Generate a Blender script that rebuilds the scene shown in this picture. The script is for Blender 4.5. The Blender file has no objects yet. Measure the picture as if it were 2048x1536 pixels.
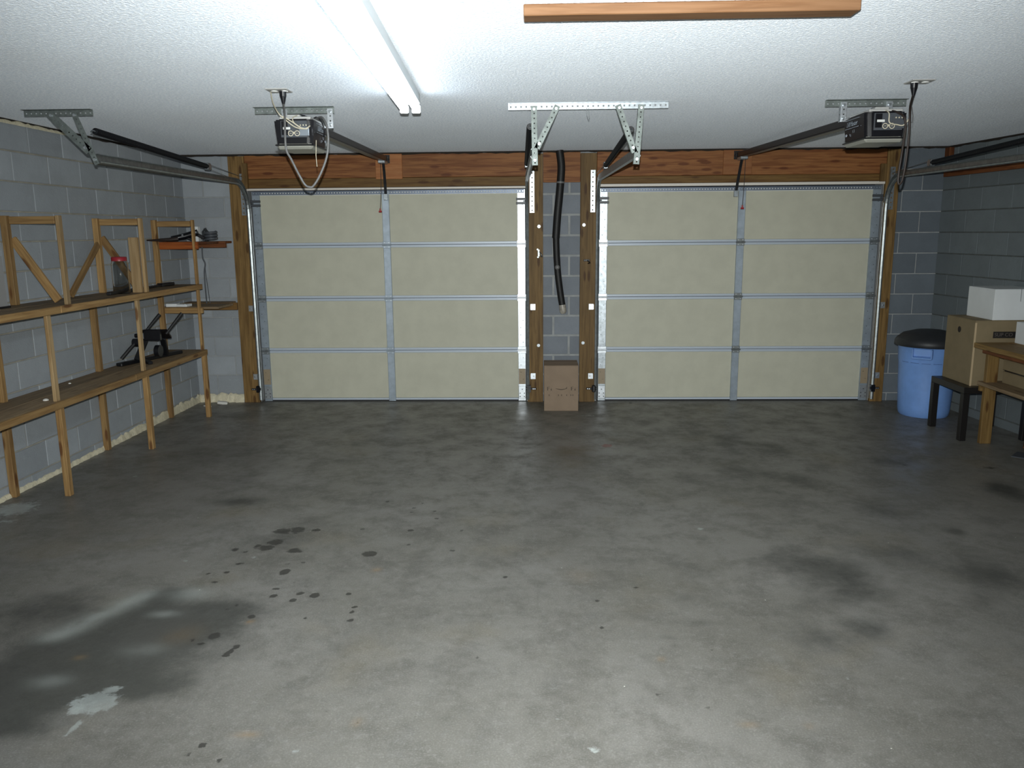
import bpy, bmesh, math, random
import numpy as np
from mathutils import Matrix, Vector
random.seed(7)
PI = math.pi
S = bpy.context.scene
COL = S.collection

# ------------------------------------------------------------------ camera
cam = bpy.data.cameras.new('camera'); camo = bpy.data.objects.new('camera', cam); COL.objects.link(camo)
pitch, yaw, roll = .1877, -.0329, -.0084
fw = Vector((math.sin(yaw)*math.cos(pitch), math.cos(yaw)*math.cos(pitch), -math.sin(pitch)))
rt = Vector((math.cos(yaw), -math.sin(yaw), 0)); up = rt.cross(fw)
r2 = rt*math.cos(roll)+up*math.sin(roll); u2 = up*math.cos(roll)-rt*math.sin(roll)
camo.matrix_world = Matrix(((r2.x,u2.x,-fw.x,0),(r2.y,u2.y,-fw.y,-8.0595),(r2.z,u2.z,-fw.z,1.7179),(0,0,0,1)))
cam.sensor_width = 36; cam.lens = 36*1601.7/2048; cam.clip_start = .05
S.camera = camo
# ------------------------------------------------------------------ world, exposure
w = bpy.data.worlds.new('world'); S.world = w; w.use_nodes = True
w.node_tree.nodes['Background'].inputs[0].default_value = (.55,.6,.7,1)
w.node_tree.nodes['Background'].inputs[1].default_value = .02
S.view_settings.view_transform = 'Standard'; S.view_settings.look = 'None'
S.view_settings.gamma = 1; S.view_settings.use_curve_mapping = False
S.view_settings.exposure = 0.0
TUBE = 14.0          # glow of the fluorescent tubes
BULB = 14.0         # glow of the warm bulb behind the camera

# the camera's own flash, just above the lens
fl=bpy.data.lights.new('camera_flash','SPOT'); fl.energy=1110; fl.color=(.97,1,.97); fl.shadow_soft_size=.012; fl.spot_size=math.radians(102); fl.spot_blend=1.0
flo=bpy.data.objects.new('camera_flash',fl); COL.objects.link(flo); flo.location=(-.005,-8.04,1.815)
flo.rotation_euler=(math.radians(90-11),0,math.radians(1.0))
# ------------------------------------------------------------------ helpers
WM = {}
def tag(o, label=None, cat=None, group=None, kind=None):
    if label: o['label'] = label
    if cat: o['category'] = cat
    if group: o['group'] = group
    if kind: o['kind'] = kind
    return o
def place(o, parent, mw):
    o.parent = parent
    o.matrix_basis = WM[parent].inverted() @ mw if parent else mw
    WM[o] = mw
    return o
def thing(name, label, cat, loc=(0,0,0), group=None, rz=0, kind=None):
    o = bpy.data.objects.new(name, None); COL.objects.link(o); o.empty_display_size = .1
    place(o, None, Matrix.Translation(loc) @ Matrix.Rotation(rz,4,'Z'))
    return tag(o, label, cat, group, kind)
class MB:
    """collects simple shapes, then links them as one mesh object"""
    def __init__(s): s.v=[]; s.f=[]; s.sm=[]; s.mi=[]; s.cur=0
    def add(s, vs, fs, smooth=False):
        k=len(s.v); s.v += [tuple(x) for x in vs]; s.f += [tuple(i+k for i in f) for f in fs]
        s.sm += [smooth]*len(fs); s.mi += [s.cur]*len(fs); return s
    def mat(s, i): s.cur=i; return s
    def box(s, lo, hi, ch=0, M=None):
        lo,hi=Vector(lo),Vector(hi)
        if ch:
            bm=bmesh.new(); bmesh.ops.create_cube(bm,size=1)
            d=hi-lo; c=(hi+lo)/2
            for v in bm.verts: v.co=Vector((v.co.x*d.x+c.x,v.co.y*d.y+c.y,v.co.z*d.z+c.z))
            bmesh.ops.bevel(bm,geom=list(bm.edges),offset=min(ch,min(d)*.45),segments=1,affect='EDGES')
            bm.verts.index_update()
            vs=[v.co.copy() for v in bm.verts]; fs=[[v.index for v in f.verts] for f in bm.faces]; bm.free()
        else:
            vs=[Vector((x,y,z)) for x in (lo.x,hi.x) for y in (lo.y,hi.y) for z in (lo.z,hi.z)]
            fs=[(0,1,3,2),(4,6,7,5),(0,4,5,1),(2,3,7,6),(0,2,6,4),(1,5,7,3)]
        if M: vs=[M@v for v in vs]
        return s.add(vs,fs)
    def bar(s, p0, p1, wd, ht, ref=(0,0,1), ch=0):
        p0,p1=Vector(p0),Vector(p1); M=frame(p0,p1,ref); L=(p1-p0).length
        return s.box((0,-wd/2,-ht/2),(L,wd/2,ht/2),ch,M)
    def cyl(s, p0, p1, r, n=12, r1=None, caps=True):
        p0,p1=Vector(p0),Vector(p1); r1=r if r1 is None else r1
        M=frame(p0,p1,(0,0,1) if abs((p1-p0).normalized().z)<.9 else (1,0,0)); L=(p1-p0).length
        vs=[]
        for k,(x,rr) in enumerate(((0,r),(L,r1))):
            for i in range(n):
                a=2*PI*i/n; vs.append(M@Vector((x,rr*math.cos(a),rr*math.sin(a))))
        s.add(vs,[(i,(i+1)%n,n+(i+1)%n,n+i) for i in range(n)],True)
        if caps: s.add(vs,[tuple(range(n))[::-1],tuple(range(n,2*n))])
        return s
    def lathe(s, prof, c=(0,0,0), n=24, axis=None, smooth=True):
        """prof: (radius, height) pairs"""
        c=Vector(c); vs=[]
        for r,h in prof:
            for i in range(n):
                a=2*PI*i/n; p=Vector((r*math.cos(a),r*math.sin(a),h)); vs.append((axis@p if axis else p)+c)
        fs=[(j*n+i,j*n+(i+1)%n,(j+1)*n+(i+1)%n,(j+1)*n+i) for j in range(len(prof)-1) for i in range(n)]
        s.add(vs,fs,smooth)
        k=len(prof)-1
        s.add(vs,[tuple(range(n))[::-1],tuple(range(k*n,k*n+n))])
        return s
    def tube(s, pts, r, n=8, caps=True):
        pts=[Vector(p) for p in pts]; rs=r if isinstance(r,(list,tuple)) else [r]*len(pts)
        vs=[]; up_=None
        for i,p in enumerate(pts):
            t=(pts[min(i+1,len(pts)-1)]-pts[max(i-1,0)]).normalized()
            if up_ is None: up_=Vector((0,0,1)) if abs(t.z)<.9 else Vector((1,0,0))
            a=t.cross(up_)
            if a.length<1e-4: a=t.orthogonal()
            a.normalize(); b=a.cross(t).normalized(); up_=b
            for k in range(n):
                an=2*PI*k/n; vs.append(p+(a*math.cos(an)+b*math.sin(an))*rs[i])
        fs=[(j*n+i,j*n+(i+1)%n,(j+1)*n+(i+1)%n,(j+1)*n+i) for j in range(len(pts)-1) for i in range(n)]
        s.add(vs,fs,True)
        if caps: k=len(pts)-1; s.add(vs,[tuple(range(n))[::-1],tuple(range(k*n,k*n+n))])
        return s
    def sweep(s, prof, pts, frames):
        """open profile of (a,b) swept along pts; frames give the (A,B) axes at each point"""
        m=len(prof); vs=[]
        for p,(A,B) in zip(pts,frames):
            for a,b in prof: vs.append(Vector(p)+A*a+B*b)
        return s.add(vs,[(j*m+i,j*m+i+1,(j+1)*m+i+1,(j+1)*m+i) for j in range(len(pts)-1) for i in range(m-1)])
    def strip(s, p0, p1, ref, wd, pitch=.025, hole=.009, th=.002, rows=1):
        """flat perforated steel strip from p0 to p1, its face looking along ref"""
        p0,p1=Vector(p0),Vector(p1); M=frame(p0,p1,ref); L=(p1-p0).length
        n=max(1,round(L/pitch)); pt=L/n; rw=wd/rows
        V=[]; F=[]; idx={}
        def vid(x,y,z):
            k=(round(x,5),round(y,5),round(z,5))
            if k not in idx: idx[k]=len(V); V.append(M@Vector((x,y,z)))
            return idx[k]
        for zz,flip in ((th/2,False),(-th/2,True)):
            for i in range(n):
                for j in range(rows):
                    x0,x1=i*pt,(i+1)*pt; y0=-wd/2+j*rw; y1=y0+rw; cx,cy=(x0+x1)/2,(y0+y1)/2; h=hole/2
                    o=[vid(x0,y0,zz),vid(x1,y0,zz),vid(x1,y1,zz),vid(x0,y1,zz)]
                    q=[vid(cx-h,cy-h,zz),vid(cx+h,cy-h,zz),vid(cx+h,cy+h,zz),vid(cx-h,cy+h,zz)]
                    for a in range(4):
                        f=(o[a],o[(a+1)%4],q[(a+1)%4],q[a]); F.append(f[::-1] if flip else f)
        for a,b in (((0,-wd/2),(L,-wd/2)),((L,-wd/2),(L,wd/2)),((L,wd/2),(0,wd/2)),((0,wd/2),(0,-wd/2))):
            F.append((vid(a[0],a[1],th/2),vid(a[0],a[1],-th/2),vid(b[0],b[1],-th/2),vid(b[0],b[1],th/2)))
        return s.add(V,F)
    def angle(s, p0, p1, a, b, wd=.032, **k):
        """perforated angle iron with its corner on the line p0-p1 and its legs running along a and b"""
        p0,p1=Vector(p0),Vector(p1); a,b=Vector(a),Vector(b)
        s.strip(p0+a*wd/2,p1+a*wd/2,b,wd,**k); s.strip(p0+b*wd/2,p1+b*wd/2,a,wd,**k)
        return s
    def build(s, name, mats, parent=None, origin=None, M=None):
        if not isinstance(mats,(list,tuple)): mats=[mats]
        if M is None:
            if parent: M=WM[parent]
            else:
                a=np.array(s.v);
                o=origin if origin else ((a[:,0].min()+a[:,0].max())/2,(a[:,1].min()+a[:,1].max())/2,a[:,2].min())
                M=Matrix.Translation(o)
        inv=M.inverted()
        me=bpy.data.meshes.new(name); me.from_pydata([inv@Vector(v) for v in s.v],[],s.f)
        for m in mats: me.materials.append(m)
        me.polygons.foreach_set('use_smooth',s.sm); me.polygons.foreach_set('material_index',s.mi)
        bm=bmesh.new(); bm.from_mesh(me); bmesh.ops.recalc_face_normals(bm,faces=bm.faces); bm.to_mesh(me); bm.free()
        me.update()
        o=bpy.data.objects.new(name,me); COL.objects.link(o)
        return place(o,parent,M)
def frame(p0,p1,ref):
    x=(Vector(p1)-Vector(p0)).normalized(); z=Vector(ref); z=(z-x*z.dot(x))
    if z.length<1e-5: z=x.orthogonal()
    z.normalize(); y=z.cross(x)
    M=Matrix((( x.x,y.x,z.x,p0[0]),(x.y,y.y,z.y,p0[1]),(x.z,y.z,z.z,p0[2]),(0,0,0,1)))
    return M
def board(name, lo, hi, mat, parent=None, ch=.003):
    """timber with its grain along its longest side (local X)"""
    lo,hi=Vector(lo),Vector(hi); d=hi-lo; c=(lo+hi)/2
    ax=max(range(3),key=lambda i:d[i])
    if ax==0: R=Matrix.Identity(4); s=(d.x,d.y,d.z)
    elif ax==1: R=Matrix.Rotation(PI/2,4,'Z'); s=(d.y,d.x,d.z)
    else: R=Matrix.Rotation(-PI/2,4,'Y'); s=(d.z,d.y,d.x)
    M=Matrix.Translation(c)@R
    m=MB(); m.box([-k/2 for k in s],[k/2 for k in s],ch,M)
    return m.build(name,mat,parent,M=M)
def stick(name, p0, p1, wd, ht, mat, parent=None, ref=(0,0,1), ch=.003):
    M=frame(p0,p1,ref); L=(Vector(p1)-Vector(p0)).length
    m=MB(); m.box((0,-wd/2,-ht/2),(L,wd/2,ht/2),ch,M)
    return m.build(name,mat,parent,M=M)
def smooth_path(pts, n=6):
    pts=[Vector(p) for p in pts]; out=[]
    P=[pts[0]]+pts+[pts[-1]]
    for i in range(1,len(P)-2):
        a,b,c,d=P[i-1],P[i],P[i+1],P[i+2]
        for k in range(n):
            t=k/n
            out.append(.5*((2*b)+(c-a)*t+(2*a-5*b+4*c-d)*t*t+(3*b-a-3*c+d)*t**3))
    return out+[pts[-1]]
def text(name, s, size, M, mat, parent, align='CENTER', shear=0):
    cu=bpy.data.curves.new(name,'FONT'); cu.body=s; cu.size=size; cu.align_x=align; cu.align_y='CENTER'; cu.extrude=.0004; cu.shear=shear
    q=bpy.data.objects.new(name,cu); me=bpy.data.meshes.new_from_object(q); me.name=name
    bpy.data.objects.remove(q); me.materials.clear(); me.materials.append(mat)
    o=bpy.data.objects.new(name,me); COL.objects.link(o)
    return place(o,parent,M)
BOLT={}
def bolts(name, pts, r, L, mat, parent, n=6):
    """separate little studs whose heads look towards -Y; pts are the centres of their heads"""
    for p in pts:
        k=(name,r,L,mat.name,n)
        Mw=Matrix.Translation(p)
        if k not in BOLT:
            m=MB(); m.cyl(Vector(p),Vector(p)+Vector((0,L,0)),r,n); o=m.build(name,mat,parent,M=Mw); BOLT[k]=o.data
        else:
            o=bpy.data.objects.new(name,BOLT[k]); COL.objects.link(o); place(o,parent,Mw)
# text frame on a face looking towards -Y, and on one looking towards -X / +X
FY=lambda x,y,z: Matrix.Translation((x,y,z))@Matrix.Rotation(PI/2,4,'X')
FXm=lambda x,y,z: Matrix.Translation((x,y,z))@Matrix.Rotation(-PI/2,4,'Z')@Matrix.Rotation(PI/2,4,'X')
FXp=lambda x,y,z: Matrix.Translation((x,y,z))@Matrix.Rotation(PI/2,4,'Z')@Matrix.Rotation(PI/2,4,'X')

# ------------------------------------------------------------------ materials
class NT:
    def __init__(s,name):
        s.m=bpy.data.materials.new(name); s.m.use_nodes=True; s.t=s.m.node_tree; s.t.nodes.clear()
        s.out=s.n('ShaderNodeOutputMaterial'); s.b=s.n('ShaderNodeBsdfPrincipled'); s.l(s.b.outputs[0],s.out.inputs[0])
    def n(s,t,**k):
        x=s.t.nodes.new(t)
        for a,b in k.items(): setattr(x,a,b)
        return x
    def l(s,a,b): s.t.links.new(a,b)
    def val(s,sock,v):
        if hasattr(v,'is_output') or isinstance(v,bpy.types.NodeSocket): s.l(v,sock)
        else: sock.default_value=v
    def math(s,op,a,b=0,clamp=False):
        x=s.n('ShaderNodeMath',operation=op,use_clamp=clamp); s.val(x.inputs[0],a); s.val(x.inputs[1],b); return x.outputs[0]
    def mix(s,f,a,b,mode='MIX'):
        x=s.n('ShaderNodeMix',data_type='RGBA',blend_type=mode); s.val(x.inputs[0],f); s.val(x.inputs[6],a); s.val(x.inputs[7],b); return x.outputs[2]
    def obj(s): return s.n('ShaderNodeTexCoord').outputs['Object']
    def mapv(s,v,scale=(1,1,1),loc=None):
        x=s.n('ShaderNodeMapping'); s.l(v,x.inputs[0]); x.inputs['Scale'].default_value=scale
        if loc is not None: s.val(x.inputs['Location'],loc)
        return x.outputs[0]
    def noise(s,v,scale,detail=3,rough=.55,dist=0):
        x=s.n('ShaderNodeTexNoise'); s.l(v,x.inputs['Vector']); x.inputs['Scale'].default_value=scale; x.inputs['Detail'].default_value=detail
        x.inputs['Roughness'].default_value=rough; x.inputs['Distortion'].default_value=dist; return x.outputs['Fac']
    def voro(s,v,scale,feature='F1'):
        x=s.n('ShaderNodeTexVoronoi',feature=feature); s.l(v,x.inputs['Vector']); x.inputs['Scale'].default_value=scale; return x.outputs['Distance']
    def ramp(s,f,a,b):
        x=s.n('ShaderNodeMapRange',interpolation_type='SMOOTHSTEP'); s.val(x.inputs[0],f); s.val(x.inputs[1],a); s.val(x.inputs[2],b); return x.outputs[0]
    def bump(s,h,strength=.3,dist=.01):
        x=s.n('ShaderNodeBump'); s.l(h,x.inputs['Height']); x.inputs['Strength'].default_value=strength; x.inputs['Distance'].default_value=dist
        s.l(x.outputs[0],s.b.inputs['Normal'])
    def set(s,col=None,rough=None,metal=None,spec=None):
        if col is not None: s.val(s.b.inputs['Base Color'],col)
        if rough is not None: s.val(s.b.inputs['Roughness'],rough)
        if metal is not None: s.val(s.b.inputs['Metallic'],metal)
        if spec is not None: s.b.inputs['Specular IOR Level'].default_value=spec
        return s.m
def srgb(r,g,b):
    f=lambda c:(c/255/12.92) if c/255<=.04045 else ((c/255+.055)/1.055)**2.4
    return (f(r),f(g),f(b),1)
def mul(c,k): return (c[0]*k,c[1]*k,c[2]*k,1)

def mix_knot(c): return (c[0]*.42,c[1]*.27,c[2]*.22,1)
def mat_wood(name,c1,c2,knots=.5,rough=.6,dirt=.0):
    t=NT(name); o=t.obj(); rnd=t.n('ShaderNodeObjectInfo').outputs['Random']
    cv=t.n('ShaderNodeCombineXYZ'); off=t.math('MULTIPLY',rnd,37.); t.l(off,cv.inputs[0]); t.l(off,cv.inputs[1])
    v=t.mapv(o,(1,1,1),cv.outputs[0])
    g=t.noise(t.mapv(v,(1.5,28,28)),1.6,4,.6,.6)
    g2=t.noise(t.mapv(v,(3,90,90)),1.2,3)
    big=t.noise(t.mapv(v,(.8,3,3)),1.3,2)
    col=t.mix(t.ramp(g,.35,.68),c1,c2)
    col=t.mix(t.math('MULTIPLY',t.ramp(g2,.5,.75),.35),col,mul(c2,.6))
    col=t.mix(t.math('MULTIPLY',t.ramp(big,.45,.7),.35),col,mul(c1,.6))
    tint=t.math('ADD',t.math('MULTIPLY',rnd,.42),.74)
    cc=t.n('ShaderNodeCombineXYZ'); t.l(tint,cc.inputs[0]); t.l(tint,cc.inputs[1]); t.l(tint,cc.inputs[2])
    col=t.mix(1.,col,cc.outputs[0],'MULTIPLY')
    k=t.voro(t.mapv(v,(3.4,13,13)),1.)
    kk=t.ramp(k,.24,.13)
    col=t.mix(t.math('MULTIPLY',kk,knots),col,mix_knot(c2))
    if dirt:
        d=t.ramp(t.noise(o,5,5,.7),.5,.72); col=t.mix(t.math('MULTIPLY',d,dirt),col,srgb(90,85,78))
    t.set(col,rough,0,.3); t.bump(g,.15,.003); return t.m
def mat_plain(name,c,rough=.5,metal=0,spec=.5,var=.0,scale=20,bump=0,bscale=60,bdist=.002):
    t=NT(name)
    if var:
        n=t.noise(t.obj(),scale,4); t.set(t.mix(t.ramp(n,.3,.7),mul(c,1-var),mul(c,1+var*.5)),rough,metal,spec)
    else: t.set(c,rough,metal,spec)
    if bump: t.bump(t.noise(t.obj(),bscale,3),bump,bdist)
    return t.m
def mat_emit(name,c,e):
    t=NT(name); t.set(c,.4); t.b.inputs['Emission Color'].default_value=c; t.b.inputs['Emission Strength'].default_value=e; return t.m

M={}
M['jamb']=mat_wood('brown_framing_timber',srgb(134,106,64),srgb(100,76,42),.75)
M['header']=mat_wood('reddish_header_timber',srgb(166,112,66),srgb(126,74,38),.7)
M['lowhdr']=mat_wood('olive_brown_timber',srgb(129,98,53),srgb(101,70,34),.7)
M['pad']=mat_wood('pale_red_plywood',srgb(168,115,72),srgb(153,96,56),.1)
M['pine']=mat_wood('shelf_pine',srgb(168,136,90),srgb(134,102,64),.8)
M['pine2']=mat_wood('pale_pine',srgb(176,150,112),srgb(150,122,84),.8)
M['shelf']=mat_wood('weathered_shelf_plank',srgb(152,132,104),srgb(122,102,78),.5,.7,.35)
M['orange']=mat_wood('orange_timber',srgb(158,87,37),srgb(129,63,24),.3)
M['beam']=mat_wood('orange_ceiling_timber',srgb(150,112,80),srgb(130,92,60),.2)
M['benchwood']=mat_wood('yellow_bench_timber',srgb(142,114,68),srgb(112,86,48),.8)
M['old']=mat_wood('old_brown_timber',srgb(129,79,44),srgb(94,51,27),.3)
M['galv']=mat_plain('galvanised_steel',srgb(176,184,190),.38,.85,.5,.25,30)
M['galvw']=mat_plain('bright_galvanised_steel',srgb(214,220,226),.36,.8,.5,.12,40)
M['strap']=mat_plain('dull_galvanised_strap',srgb(128,136,134),.55,.6,.4,.25,30)
M['trk']=mat_plain('track_steel',srgb(150,156,158),.4,.8,.5,.2,25)
M['lip']=mat_plain('pale_painted_steel_rail',srgb(196,206,218),.4,.1,.5)
M['stile']=mat_plain('blue_grey_steel_stile',srgb(168,180,192),.42,.5,.5,.12,18)
M['strut']=mat_plain('dark_blue_grey_strut',srgb(120,130,146),.45,.5,.5,.1,20)
M['white']=mat_plain('white_paint',srgb(226,228,226),.5)
M['vinyl']=mat_plain('white_vinyl_stop',srgb(228,222,214),.45)
M['cream']=mat_plain('cream_insulated_panel',srgb(196,195,178),.55,0,.35,.05,6,.12,220,.001)
M['rubber']=mat_plain('black_rubber',srgb(28,28,30),.6)
M['black']=mat_plain('black_plastic',srgb(20,20,25),.3,0,.5,.1,30)
M['blackm']=mat_plain('black_painted_steel',srgb(26,27,31),.4,.2,.5,.15,25)
M['foam']=mat_plain('black_pipe_foam',srgb(24,24,25),.55,0,.5,.2,14,.25,50,.004)
M['bronze']=mat_plain('brown_black_rail',srgb(48,42,40),.35,.6)
M['dgrey']=mat_plain('dark_grey_plastic',srgb(74,78,84),.45)
M['lgrey']=mat_plain('frosted_grey_lens',srgb(150,150,142),.35)
M['silver']=mat_plain('silver_label',srgb(190,200,212),.25,.7)
M['cordgrey']=mat_plain('grey_cord',srgb(112,112,112),.5)
M['cordcream']=mat_plain('cream_wire',srgb(206,198,176),.5)
M['cordbrown']=mat_plain('brown_black_cord',srgb(44,34,30),.5)
M['red']=mat_plain('red_plastic',srgb(170,40,44),.4)
M['tag']=mat_plain('brown_grey_sticker',srgb(158,142,118),.5)
M['card']=mat_plain('brown_cardboard',srgb(144,126,108),.75,0,.2,.07,8,.1,90,.001)
M['card2']=mat_plain('olive_cardboard',srgb(136,122,96),.75,0,.2,.08,8,.1,90,.001)
M['cardedge']=mat_plain('pale_cardboard_edge',srgb(190,170,138),.8,0,.2)
M['cardw']=mat_plain('white_cardboard',srgb(226,230,232),.6,0,.3,.03,6)
M['ink']=mat_plain('dark_print',srgb(70,58,50),.7)
M['inkb']=mat_plain('black_print',srgb(28,25,24),.6)
M['canblue']=mat_plain('pale_blue_plastic',srgb(120,160,224),.42,0,.5,.1,7)
M['canlid']=mat_plain('charcoal_plastic_lid',srgb(40,42,46),.5,0,.5,.1,12)
M['tblack']=mat_plain('black_brown_laminate',srgb(26,24,24),.4,0,.5)
M['sealant']=mat_plain('cream_foam_sealant',srgb(224,216,190),.8,0,.2,.12,30,.6,60,.01)
M['rubble']=mat_plain('white_crumbs',srgb(214,212,206),.8)
M['alu']=mat_plain('aluminium_cover',srgb(206,206,204),.4,.3)
M['duct']=mat_plain('scuffed_clear_plastic',srgb(170,164,154),.25,0,.6,.3,30)
M['redlid']=mat_plain('dark_red_lid',srgb(150,36,48),.4)
M['panelgrey']=mat_plain('pale_grey_board',srgb(150,150,150),.6)
M['tube']=mat_emit('glowing_tube',(.84,.94,1,1),TUBE)
M['bulb']=mat_emit('glowing_bulb',(1,.62,.32,1),BULB)
t=NT('clear_plastic'); t.set((.97,.98,.98,1),.05); t.b.inputs['Transmission Weight'].default_value=1; t.b.inputs['IOR'].default_value=1.12; M['clear']=t.m

def mat_block(name,c,var=.12):
    t=NT(name); o=t.obj(); rnd=t.n('ShaderNodeObjectInfo').outputs['Random']
    cv=t.n('ShaderNodeCombineXYZ'); t.l(t.math('MULTIPLY',rnd,50.),cv.inputs[0]); t.l(t.math('MULTIPLY',rnd,23.),cv.inputs[2])
    v=t.mapv(o,(1,1,1),cv.outputs[0])
    n1=t.noise(v,5,4,.6); n2=t.noise(v,90,2,.6); n3=t.noise(v,18,4,.65)
    tint=t.math('ADD',t.math('MULTIPLY',rnd,var*2),1-var)
    cc=t.n('ShaderNodeCombineXYZ'); [t.l(tint,cc.inputs[i]) for i in range(3)]
    col=t.mix(1.,c,cc.outputs[0],'MULTIPLY')
    col=t.mix(t.math('MULTIPLY',t.ramp(n1,.35,.7),.3),col,mul(c,.72))
    col=t.mix(t.math('MULTIPLY',t.ramp(n3,.6,.75),.25),col,mul(c,1.25))
    t.set(col,.85,0,.2); t.bump(t.math('ADD',n2,t.math('MULTIPLY',n3,.6)),.5,.004); return t.m
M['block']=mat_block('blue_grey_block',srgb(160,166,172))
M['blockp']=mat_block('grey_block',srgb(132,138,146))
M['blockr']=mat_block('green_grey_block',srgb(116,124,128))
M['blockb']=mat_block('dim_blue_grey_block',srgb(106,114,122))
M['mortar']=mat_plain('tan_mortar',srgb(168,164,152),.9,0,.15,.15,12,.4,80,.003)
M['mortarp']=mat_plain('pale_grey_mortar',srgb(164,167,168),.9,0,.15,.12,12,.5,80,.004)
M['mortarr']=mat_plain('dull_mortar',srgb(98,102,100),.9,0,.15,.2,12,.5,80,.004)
# ceiling: sprayed texture
t=NT('sprayed_ceiling'); o=t.obj()
n1=t.noise(o,75,2,.7); n2=t.noise(o,180,2,.6); n3=t.noise(o,.8,3)
h=t.math('ADD',t.ramp(n1,.35,.75),t.math('MULTIPLY',n2,.4))
col=t.mix(t.ramp(n1,.38,.62),srgb(210,219,230),srgb(242,247,252)); col=t.mix(t.math('MULTIPLY',t.ramp(n3,.45,.75),.12),col,srgb(190,188,184))
t.set(col,.9,0,.15); t.b.inputs['Diffuse Roughness'].default_value=.75; t.bump(h,.5,.005); M['ceil']=t.m
# floor: stained concrete
t=NT('stained_concrete'); o=t.obj()
def attr(n):
    a=t.n('ShaderNodeAttribute',attribute_name=n); return a.outputs['Fac']
b1=t.noise(o,.9,5,.62,.2); b2=t.noise(o,4,7,.72,.15); b3=t.noise(o,26,5,.75); b4=t.noise(o,140,3,.7); st=t.noise(t.mapv(o,(2.2,1,1)),2.6,6,.7,.2)
col=t.mix(t.ramp(b1,.3,.7),srgb(126,124,120),srgb(108,106,100))
col=t.mix(t.math('MULTIPLY',t.ramp(b2,.42,.68),.6),col,srgb(87,85,80))
col=t.mix(t.math('MULTIPLY',t.ramp(st,.5,.75),.35),col,srgb(86,86,85))
col=t.mix(t.math('MULTIPLY',t.ramp(b3,.5,.72),.5),col,srgb(140,139,136))
col=t.mix(t.math('MULTIPLY',t.ramp(b3,.42,.28),.25),col,srgb(79,75,71))
yel=t.noise(o,1.7,3); col=t.mix(t.math('MULTIPLY',t.ramp(yel,.55,.75),.25),col,srgb(115,104,78))
col=t.mix(t.math('MULTIPLY',t.ramp(b4,.5,.72),.35),col,srgb(90,88,80))
col=t.mix(t.math('MULTIPLY',t.ramp(b4,.5,.3),.25),col,srgb(172,172,164))
b5=t.noise(o,2.1,8,.68,.25)
sx=t.math('ADD',attr('soft'),t.math('ADD',t.math('MULTIPLY',t.math('SUBTRACT',b5,.5),1.1),t.math('MULTIPLY',t.math('SUBTRACT',b3,.5),.5)))
sf=t.math('MULTIPLY',t.ramp(sx,.03,.6),.8)
col=t.mix(sf,col,srgb(60,61,58))
ps=t.math('MULTIPLY',attr('palesoft'),t.ramp(b2,.2,.6)); col=t.mix(ps,col,srgb(176,182,178))
pn=t.math('ADD',attr('pale'),t.math('MULTIPLY',t.math('SUBTRACT',b3,.5),.9))
col=t.mix(t.math('MULTIPLY',t.ramp(pn,.42,.62),t.math('ADD',.25,t.math('MULTIPLY',t.ramp(b2,.3,.7),.45))),col,srgb(186,194,192))
rn=t.math('MULTIPLY',t.math('MULTIPLY',attr('rust'),.6),t.ramp(b2,.2,.7)); col=t.mix(rn,col,srgb(160,122,62))
mn=t.math('ADD',attr('mark'),t.math('MULTIPLY',t.math('SUBTRACT',b3,.5),1.6)); col=t.mix(t.math('MULTIPLY',t.ramp(mn,.5,.62),.7),col,srgb(122,56,50))
sp=t.math('ADD',attr('spot'),t.math('MULTIPLY',t.math('SUBTRACT',t.noise(o,30,4,.65),.5),.75))
col=t.mix(t.math('MULTIPLY',t.ramp(sp,.38,.55),.82),col,srgb(50,49,46))
fl=t.voro(o,9); fm=t.ramp(fl,.035,.02); fk=t.ramp(t.noise(o,3.3,2),.56,.62); col=t.mix(t.math('MULTIPLY',fm,fk),col,srgb(214,214,204))
rg=t.math('ADD',.33,t.math('MULTIPLY',t.ramp(b2,.3,.75),.3))
t.set(col,rg,0,.38); t.bump(t.math('ADD',t.math('MULTIPLY',b3,.6),b4),.12,.004); M['floor']=t.m
M['slab']=mat_plain('plain_plaster',srgb(170,172,172),.9)
M['dark']=mat_plain('painted_gap_shade',srgb(40,34,28),.9)  # near-black colour standing in for the shade inside gaps and holes
# ================================================================== THE SETTING
CZ=2.488; XL=-3.535; XR=3.925; YB=.04; YF=-9.6
RW_ANG=math.atan(.10)            # the right wall runs slightly outwards towards the camera
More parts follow.
